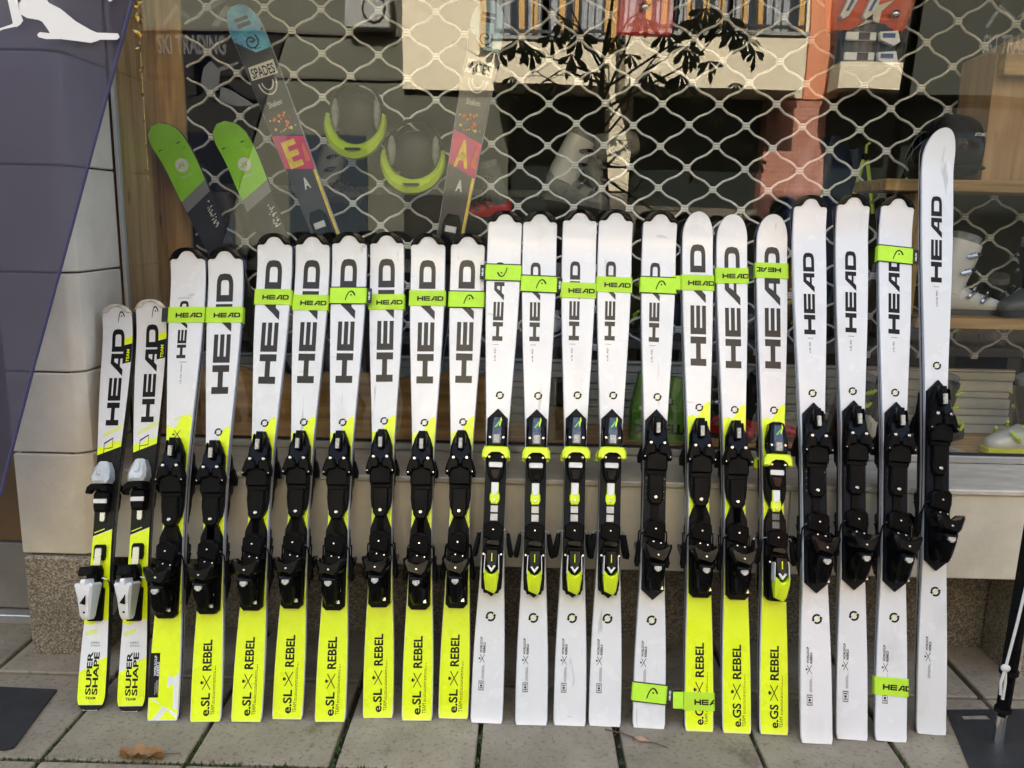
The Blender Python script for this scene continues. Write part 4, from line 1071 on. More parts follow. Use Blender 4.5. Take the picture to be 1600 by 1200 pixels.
# lime visor shells hung in the window
VIS = pm('lime_shell', (.52, .70, .02), .3, coat=.3)
LENS = pm('dark_lens', (.014, .012, .014), .45, spec=.3)
GREYS = pm('grey_lining', (.25, .25, .23), .7, var=.3, vscale=40)
def visor(c, w, h, label, Y):
    C_ = onY(*c, Y); root = thing('visor_helmet', label, 'helmet', 'lime helmets in the window', loc=C_)
    s = 1/F_PX*3.3; w *= s; h *= s
    b = MB(); rs = []
    for q in range(21):
        a = R(180+180*q/20); cx, cz = w*math.cos(a), h*math.sin(a)*.95
        t_ = .25+.75*math.sin(math.pi*q/20); thk = w*.50*t_; dy = -.04*math.sin(math.pi*q/20)
        rs.append([(cx*(1+o*thk/w), dy+yy, cz*(1+o*thk/w)) for o, yy in ((.0, .02), (.15, -.012), (.6, -.03), (1, -.02), (1.05, .03), (.5, .05))])
    b.rings(rs, VIS); sh = b.build('shell', root, smooth=.9)
    b = MB()
    rs = []
    for q in range(15):
        a = R(-8+196*q/14)
        rs.append([(w*.98*math.cos(a)*m_, yy, h*.95*math.sin(a)*m_) for m_, yy in ((1, .0), (1.1, .01), (1.1, .045), (1, .05))])
    b.rings(rs, BLK); b.build('strap', root, smooth=.9)
    b = MB(); b.ball((0, .05, -.1*h), (w*.9, .05, h*.8), LENS, 16, 10); b.build('lining', root, smooth=1.5)
    for sx in (-1, 1):
        b = MB(); b.ball((sx*w*.82, .01, 0), (w*.16, .025, h*.5), GREYS, 10, 8); b.build('cheek_pad', root, smooth=1.5)
    b = MB(); b.box((-w*.30, -.085, -h*1.16), (w*.30, -.066, -h*1.10), GASK, bev=.002); b.build('vent', root, smooth=0)
visor((556, 178), 40, 48, 'lime and black visor shell hanging higher in the window', 3.40)
visor((646, 235), 42, 46, 'lime and grey visor shell hanging lower in the window', 3.38)

# ski boots
def loft(b, secs, mat, n=12):
    rs = []
    for (c, ax, az_, rx, rz, e) in secs:
        c = Vector(c); ring = []
        for k in range(n):
            a = 2*math.pi*k/n; ca, sa = math.cos(a), math.sin(a)
            ring.append(c+ax*(rx*math.copysign(abs(ca)**e, ca))+az_*(rz*math.copysign(abs(sa)**e, sa)))
        rs.append(ring)
    b.rings(rs, mat)
BX, BY, BZ = Vector((1, 0, 0)), Vector((0, 1, 0)), Vector((0, 0, 1))
def boot(label, shell, cuff, sole, buckle, mat, name='ski_boot', group=None):
    # toe towards +x, 0.31 m long
    root = thing(name, label, 'ski boot', group, mat)
    b = MB()
    S = [(-.105, .03, .062, .030, .050), (-.09, .034, .067, .040, .062), (-.04, .044, .070, .044, .066), (.02, .040, .058, .048, .052), (.08, .036, .046, .050, .040), (.13, .034, .038, .046, .032), (.165, .032, .033, .034, .025), (.178, .030, .030, .016, .015)]
    loft(b, [((x, 0, zc), BY, BZ, ry, rz, .8) for x, _, zc, ry, rz in S], shell); sh = b.build('shell', root, smooth=1.0)
    b = MB(); rs = []
    for x, hw_ in ((-.115, .022), (-.105, .034), (-.04, .036), (.02, .038), (.09, .046), (.15, .042), (.185, .026), (.192, .012)):
        rs.append([(x, -hw_, 0), (x, hw_, 0), (x, hw_, .022), (x, -hw_, .022)])
    b.rings(rs, sole); b.build('sole', root, smooth=.5)
    b = MB(); ax = Vector((.96, 0, -.28)); C = [(-.035, .085, .068, .050), (-.030, .13, .066, .050), (-.012, .18, .066, .052), (.006, .235, .066, .055), (.018, .275, .062, .054)]
    loft(b, [((x, 0, z), ax, BY, rx, ry, .85) for x, z, rx, ry in C], cuff); b.build('cuff', root, smooth=1.0)
    b = MB(); loft(b, [((.016, 0, .262), ax, BY, .055, .047, .9), ((.024, 0, .30), ax, BY, .053, .046, .9), ((.026, 0, .305), ax, BY, .040, .034, .9)], GREYS); b.build('liner', root, smooth=1.0)
    for sx in (-1, 1):
        for (x, z, l, a) in ((.095, .068, .045, .9), (.045, .088, .05, .9), (.02, .165, .055, .25), (.035, .225, .055, .2)):
            b = MB(); d = Vector((math.cos(a), 0, math.sin(a)))
            p = Vector((x, sx*.050, z)); q = p-d*l*.55+Vector((0, sx*.004, 0)); e = p+d*l*.55+Vector((0, -sx*.014, 0))
            b.tube([q, p+Vector((0, sx*.010, 0)), e], [.007, .009, .006], buckle, 6)
            for u in (.25, .5, .75): b.tube([q.lerp(e, u)+Vector((0, sx*.004, -.012)), q.lerp(e, u)+Vector((0, sx*.013, 0)), q.lerp(e, u)+Vector((0, sx*.004, .012))], .0022, buckle, 4)
            b.build('buckle', root, smooth=.8)
    return root
def bm_(px, py, Y, rz=0, s=1, rx=0, ry=0):
    return Matrix.Translation(onY(px, py, Y)) @ Matrix.Rotation(rz, 4, 'Z') @ Matrix.Rotation(ry, 4, 'Y') @ Matrix.Rotation(rx, 4, 'X') @ Matrix.Scale(s, 4)
BWH = pm('boot_white', (.62, .62, .58), .35, coat=.2, var=.06); BBK = pm('boot_black', (.016, .016, .018), .35, coat=.2)
BGY = pm('boot_grey', (.10, .10, .10), .4, var=.2); BRD = pm('boot_red', (.62, .025, .03), .3, coat=.3); BOR = pm('boot_orange', (.75, .11, .02), .3, coat=.3)
BNV = pm('boot_navy', (.015, .03, .09), .35); BYL = pm('boot_yellow', (.62, .66, .03), .4); BLU = pm('buckle_blue', (.03, .08, .28), .3)
NEONB = pm('buckle_lime', (.50, .68, .05), .3)

# right hand shelves
shf = thing('display_shelf', 'pine shelving with two boards at the right of the window', 'shelf')
def board(px0, px1, pyT, Yf, thk, dep, nm):
    a = onY(px0, pyT, Yf); c = onY(px1, pyT, Yf); b = MB(); zt = onY(1500, pyT, Yf).z
    b.box((a.x, Yf, zt-thk), (c.x+.6, Yf+dep, zt), WOODX, bev=.003); b.build(nm, shf, smooth=0); return zt
zt1 = board(1385, 1640, 281, 3.12, .042, .30, 'board'); zt2 = board(1432, 1640, 497, 3.12, .040, .30, 'board')
for px, y0, y1, Yv in ((1428, zt2, zt1-.045, 3.2), (1232, .70, onY(1232, 505, 3.3).z, 3.3)):
    a = onY(px, 400, Yv); b = MB(); b.box((a.x-.02, Yv, y0 if y0 == .70 else y0-.04), (a.x+.02, Yv+.2, y1), WOODZ, bev=.003); b.build('upright', shf, smooth=0)
a = onY(1533, 280, 3.16); b = MB(); zc_ = zt1
b.rings([[(a.x, 3.16, zc_+.001), (a.x+.8, 3.16, zc_+.001), (a.x+.8, 3.16, onY(1600, 38, 3.16).z+.35), (a.x+.17, 3.16, onY(1600, 38, 3.16).z), (a.x, 3.16, onY(1533, 80, 3.16).z)],
         [(a.x, 3.40, zc_+.001), (a.x+.8, 3.40, zc_+.001), (a.x+.8, 3.40, onY(1600, 38, 3.16).z+.35), (a.x+.17, 3.40, onY(1600, 38, 3.16).z), (a.x, 3.40, onY(1533, 80, 3.16).z)]][::-1], WOODP)
setp(b.build('wooden_crate', smooth=0), 'slant topped wooden crate standing on the upper pine shelf', 'crate')
c = onY(1588, 92, 3.14); b = MB(); b.box((c.x-.05, 3.11, c.z-.06), (c.x+.3, 3.158, c.z+.05), WOODX, bev=.004); setp(b.build('wood_block', smooth=0), 'pale wood block fixed to the slanted crate', 'wood block')
# black helmet on the upper shelf
hc = onY(1506, 230, 3.2); hl = thing('ski_helmet', 'glossy black ski helmet on the upper pine shelf', 'helmet', loc=hc)
hc_r = 55/F_PX*3.2
b = MB(); b.ball((0, .1, -.01), (hc_r, hc_r*1.15, hc_r*1.02), BLKG, 20, 12, .28, 1); b.build('shell', hl, smooth=1.5)
b = MB(); b.tube([(hc_r*1.0*math.cos(R(a)), .1-hc_r*1.14*math.sin(R(a)), -.075) for a in range(0, 181, 15)], .008, BLKR, 6); b.build('rim', hl, smooth=1)
b = MB(); b.tube([(hc_r*.9, .05, -.04), (hc_r*.95, .03, -.09), (hc_r*.7, .02, -.12)], .006, BRD, 6); b.build('chin_strap', hl, smooth=1)
b = MB(); b.ball((-hc_r*.2, .12, -.09), (hc_r*.9, hc_r*.8, .03), BBK, 14, 6); b.build('liner', hl, smooth=1)
pr = MB(); 
for p in text_polys('ATOMIC', .01): pr.poly([(.010+.045*u, .1-hc_r*1.13+.012*abs(u-.2), .035+.012*v) for u, v in p], CREAM)
pr.build('lettering', hl, smooth=0)
pz = onY(1500, 483, 3.26); boot('white ski boot with steel buckles on the middle shelf', BWH, BWH, BGY, CHROME, Matrix.Translation((onY(1490, 480, 3.25).x, 3.26, zt2+.001)))
boot('dark grey ski boot at the right end of the middle shelf', BGY, BBK, BBK, BGY, Matrix.Translation((onY(1612, 480, 3.27).x, 3.28, zt2+.001)) @ Matrix.Rotation(R(180), 4, 'Z') @ Matrix.Rotation(R(30), 4, 'Z'))
boot('white boot with lime sole and buckles on the window deck', BWH, BBK, BYL, NEONB, Matrix.Translation((onY(1605, 680, 3.2).x, 3.2, .70)) @ Matrix.Rotation(R(180), 4, 'Z') @ Matrix.Rotation(R(12), 4, 'Z'))
b = MB(); q = onY(1480, 672, 3.12)
b.rings([[(q.x-.08, 3.12, .6985), (q.x+.10, 3.10, .6985), (q.x+.06, 3.2, .6985), (q.x-.06, 3.2, .6985)], [(q.x-.06, 3.13, .735), (q.x+.05, 3.12, .722), (q.x+.03, 3.17, .728), (q.x-.04, 3.18, .735)]], GREYS); setp(b.build('cloth_bag', smooth=.8), 'small grey cloth bag lying beside the tallest ski', 'bag')
# hanging orange boot and red panel at the top
c = onY(1362, 40, 3.30); hbt = thing('ski_boot', 'orange and black ski boot with white buckles hanging at the window top', 'ski boot', loc=c); u_ = 3.3/F_PX
b = MB(); loft(b, [((-2*u_, .05, -6*u_), BX, BY, 54*u_, .05, .7), ((-2*u_, .05, 4*u_), BX, BY, 60*u_, .06, .7), ((2*u_, .045, 48*u_), BX, BY, 66*u_, .066, .75), ((8*u_, .045, 110*u_), BX, BY, 64*u_, .06, .8)], BOR, 20); b.build('shell', hbt, smooth=.9)
b = MB(); loft(b, [((0, .05, 4*u_), BX, BY, 40*u_, .06, .8), ((2*u_, .05, -22*u_), BX, BY, 44*u_, .062, .8), ((-2*u_, .05, -56*u_), BX, BY, 40*u_, .058, .8)], BBK, 16); b.build('cuff', hbt, smooth=1)
pr = MB()
for p in ([(-2, 42), (4, 22), (24, 30), (8, 14), (6, -2), (-12, 2), (-2, 16), (-6, 30)], [(-14, -2), (-4, 14), (-2, 0), (-22, -8)]): pr.rings([[(x*u_*1.1, -.024, z*u_+4*u_) for x, z in p], [(x*u_*1.1, -.016, z*u_+4*u_) for x, z in p]], CREAM)
pr.build('star_emblem', hbt, smooth=0)
b = MB(); b.ball((28*u_, -.03, 14*u_), 6.5*u_, CHROME, 12, 8); b.build('knob', hbt, smooth=1.5)
for z, n_ in ((-16, 1), (-44, 2)):
    b = MB(); b.box((-38*u_, -.018, (z-6)*u_), (6*u_, -.006, (z+6)*u_), WPL, bev=.003); b.box((-20*u_, -.020, (z-5)*u_), (-4*u_, -.0185, (z+5)*u_), BBK); b.build('strap', hbt, smooth=0)
    b = MB(); b.rings([[(x*u_, -.034, (z+q)*u_) for x, q in ((8, 5), (34, 7), (38, -8), (30, -14), (10, -6))], [(x*u_, -.012, (z+q)*u_) for x, q in ((8, 5), (34, 7), (38, -8), (30, -14), (10, -6))]], WPL); b.box((12*u_, -.037, (z-3)*u_), (30*u_, -.0345, (z+3)*u_), BLU); b.build('buckle', hbt, smooth=0)
for x0 in (-52, -20):
    b = MB(); q = [(x0, 0), (x0+4, -5), (x0+12, 0), (x0+27, 28), (x0+24, 36), (x0+14, 34)]
    b.rings([[(x*u_, -.040, (z+10)*u_) for x, z in q], [(x*u_, -.012, (z+10)*u_) for x, z in q]], WPL); q2 = [(x0+7, 6), (x0+11, 6), (x0+21, 27), (x0+17, 28)]
    b.rings([[(x*u_, -.043, (z+10)*u_) for x, z in q2], [(x*u_, -.0405, (z+10)*u_) for x, z in q2]], BLU); b.build('buckle', hbt, smooth=0)
c = onY(1012, 12, 3.42); rb = thing('red_panel', 'red plastic panel with a silver knob at the window top', 'panel', loc=c)
b = MB(); b.box((-.115, 0, -.10), (.10, .03, .28), BRD, bev=.012); b.build('plate', rb, smooth=0)
b = MB(); b.ball((-.012, -.012, .0), .019, CHROME, 12, 8); b.build('knob', rb, smooth=1.5)
# pale boots hung in the middle of the window
boot('pale grey ski boot standing on its toe, middle of the window', GREYS, GREYS, BGY, CHROME, bm_(905, 262, 3.75, R(20), .95, 0, R(62)))
boot('pale grey ski boot lying low, middle of the window', GREYS, BWH, BGY, CHROME, bm_(885, 318, 3.7, R(10), 1.0, 0, R(8)))
# table and row of dark boots behind the grille
tb_ = thing('display_table', 'long dark display table behind the wire grille', 'table')
b = MB(); b.box((-1.3, 3.62, 1.00), (2.2, 4.15, 1.04), BGY, bev=.004); b.build('tabletop', tb_, smooth=0)
for x in (-1.25, .4, 2.15):
    b = MB(); b.box((x-.03, 3.66, .06), (x+.03, 4.1, .999), BGY); b.build('leg', tb_, smooth=0)
tb2 = thing('rear_counter', 'tall dark counter deeper in the shop behind the boots', 'counter')
b = MB(); b.box((-2.6, 4.7, .06), (.1, 5.2, 1.66), pm('counter_blue', (.03, .036, .045), .5, var=.2)); b.build('body', tb2, smooth=0)
b = MB(); b.box((-2.65, 4.66, 1.661), (.15, 5.25, 1.70), GREYS, bev=.004); b.build('worktop', tb2, smooth=0)
random.seed(21)
kinds = [(BBK, BBK, NEONB, 'black boot with lime buckles'), (BGY, BBK, BGY, 'grey and black boot'), (BBK, BGY, CHROME, 'black boot with steel buckles'), (BRD, BBK, CHROME, 'red and black boot'), (BNV, BBK, CHROME, 'navy boot'), (BWH, BBK, BGY, 'white and black boot')]
seq = [0, 2, 1, 4, 2, 1, 5, 2, 0, 4, 1, 0, 2, 4, 0, 1]
for n_, ki in enumerate(seq):
    x = -1.2+n_*.222; sh_, cf_, bk_, nm = kinds[ki]
    boot(nm+' on the dark table, %s in its row' % ['first', 'second', 'third', 'fourth', 'fifth', 'sixth', 'seventh', 'eighth', 'ninth', 'tenth', 'eleventh', 'twelfth', 'thirteenth', 'fourteenth', 'fifteenth', 'last'][n_], sh_, cf_, BBK, bk_, Matrix.Translation((x, 3.84, 1.041)) @ Matrix.Rotation(R(random.choice([-70, -110, -60, -95])), 4, 'Z'), group='boots on the dark table')
for n_, (px, ki) in enumerate(((430, 2), (500, 1), (585, 0), (690, 2), (1090, 3), (1150, 3), (1290, 0), (1330, 5), (1410, 0))):
    sh_, cf_, bk_, nm = kinds[ki]
    x = onY(px, 600, 3.68).x
    if px < 800: z, yy = 1.041, 3.72
    else: z, yy = .70, 3.32
    if px < 800: continue
    boot(nm+' on the deck, between %s' % {1090: 'the left and middle e.GS skis', 1150: 'the middle and right e.GS skis', 1290: 'the first and second tall white skis', 1330: 'the second and third tall white skis', 1410: 'the last two white skis'}[px], sh_, cf_, BBK, bk_, Matrix.Translation((x, yy, z)) @ Matrix.Rotation(R(-100+n_*17), 4, 'Z') @ Matrix.Scale(.9, 4), group='boots on the window deck')
# red boot, grey shoe on counter, jackets
boot('red ski boot on the dark table beside the yellow A ski', BRD, BGY, BBK, CHROME, bm_(766, 345, 3.62, R(200), .8))
boot('pale grey shoe on the counter behind the lime shells', GREYS, BWH, BGY, CHROME, bm_(520, 316, 4.45, R(-20), 1.0))
for n_, (px, py, wd, ln, m_, lb) in enumerate(((1302, 215, .22, .75, BNV, 'navy jacket hanging at the right behind the grille'), (1062, 470, .2, .5, BNV, 'navy garment hanging beside the left e.GS ski'), (280, 240, .2, .7, BBK, 'black jacket hanging behind the lime skis'), (345, 300, .24, .6, BGY, 'dark grey jacket between the two lime skis'))):
    q = onY(px, py, 4.0); j = thing('jacket', lb, 'jacket', 'jackets hanging in the shop', loc=q)
    b = MB(); rs = []
    for s_ in range(9):
        u = s_/8; ww = wd*(.35+.65*min(1, u*3)); rs.append([(ww*.6*math.cos(2*math.pi*k/14)*(1+.08*math.sin(3*k+u*5)), .08*math.sin(2*math.pi*k/14)*(1+.2*math.sin(5*k)), -ln*u) for k in range(14)])
    b.rings(rs, m_); b.build('body', j, smooth=1.2)
    for sx in (-1, 1):
        b = MB(); b.tube([(sx*wd*.45, 0, -.05), (sx*wd*.68, .0, -.25), (sx*wd*.72, -.01, -.5)], [.05, .055, .045], m_, 8); b.build('sleeve', j, smooth=1.2)
# neon tripod, cardboard, green bag
q = onY(1352, 250, 3.66); tp_ = thing('wax_stand', 'lime green A shaped stand right of the middle of the window', 'stand', loc=q)
for sx in (-1, 1):
    b = MB(); b.tube([(sx*.008, 0, 0), (sx*.05, -.01, -.22)], .0085, NEONB, 6); b.build('leg', tp_)
b = MB(); b.ball((0, 0, .012), .016, BLK); b.build('hub', tp_, smooth=1.5)
b = MB(); b.tube([(-.0, 0, .02), (.0, 0, .06), (.014, 0, .07)], .006, NEONB, 6); b.build('hook', tp_)
CARD = pm('cardboard', (.25, .16, .08), .8, var=.15, vscale=20)
q = onY(866, 690, 3.25); b = MB()
b.rings([[(q.x-.09, 3.2, .6985), (q.x+.03, 3.2, .6985), (q.x+.06, 3.2, .77), (q.x+.06, 3.2, .83), (q.x-.09, 3.2, .83)], [(q.x-.09, 3.28, .6985), (q.x+.03, 3.28, .6985), (q.x+.06, 3.28, .77), (q.x+.06, 3.28, .83), (q.x-.09, 3.28, .83)]][::-1], CARD)
setp(b.build('cardboard_box', smooth=0), 'brown cardboard box end between two white slalom skis', 'box')
STRP = pm('dark_bag', (.03, .035, .04), .5); q = onY(868, 620, 3.24)
bg_ = thing('striped_bag', 'dark bag with mint stripes on the cardboard box', 'bag', loc=(q.x-.02, 3.22, .831))
b = MB(); b.box((-.07, -.02, 0), (.07, .04, .11), STRP, bev=.012); b.build('body', bg_, smooth=0)
for k in (-3, -1, 1, 3):
    b = MB(); b.box((k*.018-.002, -.0225, .008), (k*.018+.002, -.0202, .10), pm('mint', (.25, .55, .48), .5)); b.build('stripe', bg_, smooth=0)
GBAG = pm('green_bag', (.11, .34, .035), .45, var=.2, vscale=18)
q0 = onY(985, 690, 3.22); q1 = onY(1085, 690, 3.22)
gbg = thing('carrier_bag', 'green printed carrier bag standing on the window deck', 'bag', loc=((q0.x+q1.x)/2, 3.22, .6985))
hw_ = (q1.x-q0.x)/2
b = MB(); b.rings([[(-hw_, 0, 0), (hw_, 0, 0), (hw_, .07, 0), (-hw_, .07, 0)], [(-hw_*1.02, -.012, .12), (hw_*1.02, -.012, .12), (hw_, .08, .12), (-hw_, .08, .12)], [(-hw_*.8, .015, .27), (hw_*.55, .015, .25), (hw_*.55, .05, .25), (-hw_*.8, .05, .27)]], GBAG); b.build('body', gbg, smooth=0)
pr = MB()
for p in text_polys('DALBELLO', .04): pr.poly([(-hw_*.92+hw_*1.84*u, -.0125-.0006, .030+.042*v-.018*0) for u, v in p][::1], INK)
for p in text_polys('TOURS', .03): pr.poly([(-hw_*.75+.13*u, -.0085, .165+.024*v-.02*u) for u, v in p], INK)
pr.poly([(-hw_*.8, -.0105, .125), (hw_*.2, -.0105, .155), (hw_*.2, -.0085, .175), (-hw_*.8, -.0095, .14)], CREAM)
pr.build('lettering', gbg, smooth=0)
# gold star garland top left
GOLD = pm('gold_foil', (.75, .50, .10), .18, metal=1, bump=.3, bscale=40)
c = onY(214, 8, 3.22); gd = thing('gold_garland', 'gold foil garland hanging against the pine lining', 'garland', loc=c)
random.seed(9)
for k in range(9):
    b = MB(); z = -.03*k*1.6 if k < 4 else -.22-.09*(k-4)
    r_ = .024 if k < 3 else .015 if k < 5 else .008
    pts = [(r_*(1 if q % 2 else .45)*math.cos(q*.628+k), .006*math.sin(q*2+k), r_*(1 if q % 2 else .45)*math.sin(q*.628+k)+z) for q in range(10)]
    b.rings([[(x, y-.004, z_) for x, y, z_ in pts], [(x, y+.004, z_) for x, y, z_ in pts]], GOLD); b.build('star', gd, smooth=0)
b = MB(); b.tube([(0, .0045, .06), (0, .0045, -.62)], .0008, GOLD, 4); b.build('string', gd)

# decals on the glass
DEC = pm('window_decal', (.62, .64, .60), .6, alpha=.22)
dc = MB(); YD = YG-.0012
def dword(s, px0, px1, py0, py1, bold=.03):
    a = onY(px0, py1, YD); c = onY(px1, py0, YD)
    for p in text_polys(s, bold): dc.poly([(a.x+(c.x-a.x)*u, YD, a.z+(c.z-a.z)*v) for u, v in p], DEC)
def dpoly(pts): dc.poly([tuple(onY(px, py, YD)) for px, py in pts], DEC)
for ox in (0, 1288):
    dword('SKI TRADING', 246+ox, 352+ox, 55, 84)
    dpoly([(250+ox, 42), (275+ox, 6), (278+ox, 12), (256+ox, 44)]); dpoly([(275+ox, 6), (305+ox, 34), (300+ox, 36), (274+ox, 12)])
    dpoly([(300+ox, 28), (330+ox, 0), (352+ox, 0), (318+ox, 24)]); dpoly([(330+ox, 40), (352+ox, 8), (362+ox, 12), (340+ox, 42)])
dpoly([(318, 105), (330, 95), (344, 110), (342, 140), (322, 148), (314, 128)]); dpoly([(345, 135), (360, 140), (400, 165), (370, 166), (342, 158)]); dpoly([(343, 105), (372, 96), (373, 100), (344, 112)])
dc.build('lettering', win, smooth=0)

# ================================================================== FLAGS IN FRONT
FLAGM = bpy.data.materials.new('flag_fabric'); FLAGM.use_nodes = True; t = FLAGM.node_tree; t.nodes.clear(); L = t.links.new
out = t.nodes.new('ShaderNodeOutputMaterial'); df = t.nodes.new('ShaderNodeBsdfDiffuse'); tl = t.nodes.new('ShaderNodeBsdfTranslucent'); tp2 = t.nodes.new('ShaderNodeBsdfTransparent')
for n_ in (df, tl): n_.inputs[0].default_value = (.102, .100, .155, 1)
tp2.inputs[0].default_value = (.72, .70, .82, 1)
m1 = t.nodes.new('ShaderNodeMixShader'); m1.inputs[0].default_value = .45; m2 = t.nodes.new('ShaderNodeMixShader'); m2.inputs[0].default_value = .24
L(df.outputs[0], m1.inputs[1]); L(tl.outputs[0], m1.inputs[2]); L(m1.outputs[0], m2.inputs[1]); L(tp2.outputs[0], m2.inputs[2]); L(m2.outputs[0], out.inputs[0])
HEM = pm('flag_hem', (.045, .045, .12), .7)
YF = 2.42
fl = thing('feather_flag', 'dark blue see-through feather flag with a white skier at the left edge', 'flag')
b = MB(); edge = [(240, -110), (222, -50), (207, 0), (190, 65), (170, 140), (143, 240), (115, 345), (85, 455), (55, 565), (28, 668), (8, 745), (2, 772), (-6, 800), (-30, 830)]
NC = 14; rs = []
for (px, py) in edge:
    p = onY(px, py, YF); row = []
    for q in range(NC+1):
        u = q/NC; x = p.x+(-2.32-p.x)*u
        row.append((x, YF+.020*math.sin(x*11+p.z*1.8)*min(1, u*4)+.006*math.sin(x*31-p.z*4)*min(1, u*4)+.02*u*u, p.z-.03*math.sin(u*3)*(1 if py > 700 else 0)))
    rs.append(row)
b.rings(rs, FLAGM, False, False, closed=False); b.build('cloth', fl, smooth=2)
hm_ = MB(); hm_.tube([Vector(onY(px, py, YF))+Vector((0, -.001, 0)) for px, py in edge[:12]], .0048, HEM, 6); hm_.build('hem', fl)
LOGO = pm('flag_print', (.78, .78, .80), .6)
def trace(pts): return [tuple(Vector(onY(px, py, YF-.016))) for px, py in pts]
lg = MB()
for pts in ([(-40, 60), (-5, 49), (0, 44), (18, 38), (20, 36), (12, 0), (5, -40), (45, -60), (58, -40), (28, 8), (33, 24), (36, 32), (32, 38), (26, 42), (22, 42), (4, 46), (-40, 68)],
            [(28, 2), (32, 22), (42, 28), (60, 31), (66, 34), (74, 45), (78, 52), (62, 50), (58, 54), (60, 58), (72, 61), (95, 61), (120, 64), (142, 67), (152, 64), (156, 62), (183, 62), (187, 58), (184, 52), (152, 51), (142, 47), (118, 33), (95, 14), (76, 4), (60, -20), (40, -40), (26, -20)]):
    pl = trace(pts); lg.rings([pl, [(x, y+.0008, z) for x, y, z in pl]], LOGO)
lg2 = trace([(168, 0), (172, 3), (176, 0), (174, -8), (168, -8)]); lg.rings([lg2, [(x, y+.0008, z) for x, y, z in lg2]], LOGO)
lg.build('skier_print', fl, smooth=0)
b = MB(); b.poly(trace([(84, 28), (86, 28), (94, 40), (108, 48), (116, 52), (104, 51), (92, 44)]), FLAGM)
# base and pole of the left flag
PLATE = pm('steel_plate_black', (.022, .023, .024), .55, var=.4, vscale=14, bump=.12, bscale=160)
def plate(name, corners, root, slot=None):
    b = MB(); c = [Vector((x, y, 0)) for x, y in corners]
    b.rings([[(p.x, p.y, .0005) for p in c], [(p.x, p.y, .005) for p in c]], PLATE); return b.build(name, root, smooth=0)
A = onZ(89, 1079); D = onZ(12, 1173); 
plate('base_plate', [(A.x-.62, D.y+.01), (D.x-.01, D.y), (D.x+.012, D.y+.012), (A.x, A.y), (A.x-.62, A.y+.02)], fl)
b = MB(); b.tube([(-2.0, 2.38, .005), (-2.02, 2.38, .22)], .017, STEEL, 10); b.build('socket', fl)
b = MB(); b.tube([(-2.02, 2.38, .12), (-2.10, 2.40, .7), (-2.25, 2.42, 1.4), (-2.33, 2.42, 2.4), (-2.25, 2.42, 3.1), (-1.9, 2.42, 3.4)], .012, BLK, 8); b.build('pole', fl)
# right stand
stn = thing('flag_stand', 'black flag stand with a steel socket and white cord at the right edge', 'flag stand')
P = [onZ(1478, 1111), onZ(1700, 1108), onZ(1720, 1230), onZ(1520, 1215)]
s0, s1, s2, s3 = onZ(1500, 1119), onZ(1541, 1118), onZ(1550, 1126), onZ(1506, 1126)
b = MB(); z0, z1 = .0005, .005
def quad(q, z): return [(p.x, p.y, z) for p in q]
b.poly(quad([P[3], s3, s0, P[0]], z1), PLATE); b.poly(quad([P[0], s0, s1, P[1]], z1), PLATE); b.poly(quad([P[1], s1, s2, P[2]], z1), PLATE); b.poly(quad([P[2], s2, s3, P[3]], z1), PLATE)
for q in ((P[0], P[1]), (P[1], P[2]), (P[2], P[3]), (P[3], P[0]), (s0, s1), (s1, s2), (s2, s3), (s3, s0)):
    b.poly([(q[0].x, q[0].y, z0), (q[1].x, q[1].y, z0), (q[1].x, q[1].y, z1), (q[0].x, q[0].y, z1)], PLATE)
b.build('base_plate', stn, smooth=0)
f0 = onZ(1559, 1158, .005); tpv = onY(1600, 905, f0.y+.02); dv = (tpv-f0).normalized()
b = MB(); b.tube([f0+dv*q for q in (0, .04, .085)], [.0155, .0155, .0155], CHROME, 12); b.build('socket', stn)
b = MB(); b.tube([f0+dv*q for q in (.05, .10, .105, .22, .225, .30, .32, 2.6)], [.012, .012, .020, .021, .023, .024, .0235, .02], BLK, 10); b.build('pole', stn)
b = MB(); b.tube([f0+dv*q for q in (.100, .112)], .0245, BLKR, 12); b.tube([f0+dv*q for q in (.222, .236)], .0275, BLKR, 12); b.build('collar', stn)
CORD = pm('white_cord', (.62, .62, .60), .8)
kx = f0+dv*.255+Vector((-.030, -.028, 0))
b = MB(); b.tube([f0+dv*.56+Vector((-.004, -.026, 0)), f0+dv*.40+Vector((-.018, -.03, 0)), kx], .0042, CORD, 6)
b.ball(kx, (.014, .011, .012), CORD); b.tube([kx, kx+Vector((.004, -.002, -.05)), kx+Vector((.002, -.004, -.10))], .0045, CORD, 6); b.tube([kx, kx+Vector((-.010, -.004, -.045)), kx+Vector((-.006, -.004, -.085))], .0042, CORD, 6)
b.build('cord', stn, smooth=1)

# twig and leaf
TW = pm('twig', (.10, .06, .035), .8); LEAFB = pm('dry_leaf', (.30, .16, .06), .7, var=.4, vscale=30)
a, c = onZ(945, 1141), onZ(1043, 1170); m_ = onZ(1000, 1159)
tw = thing('twig', 'thin brown twig on the paving before the white skis', 'twig')
b = MB(); b.tube([a+BZ*.004, a.lerp(m_, .5)+BZ*.009, m_+BZ*.006, m_.lerp(c, .5)+BZ*.008, c+BZ*.004], [.0022, .0020, .0026, .0018, .0014], TW, 6); b.build('stem', tw)
b = MB(); d = (c-a).normalized(); sd_ = Vector((-d.y, d.x, 0)); b.rings([[m_-d*.02+BZ*.008, m_-sd_*.008+BZ*.007, m_+d*.03+BZ*.010, m_+sd_*.008+BZ*.014], [m_-d*.02+BZ*.009, m_-sd_*.008+BZ*.0085, m_+d*.03+BZ*.0115, m_+sd_*.008+BZ*.0155]], pm('husk', (.40, .24, .15), .7)); b.build('husk', tw)
lf = thing('dead_leaf', 'crumpled brown leaf lying in the mossy paving joint', 'leaf', loc=onZ(222, 1186))
b = MB(); rs = []
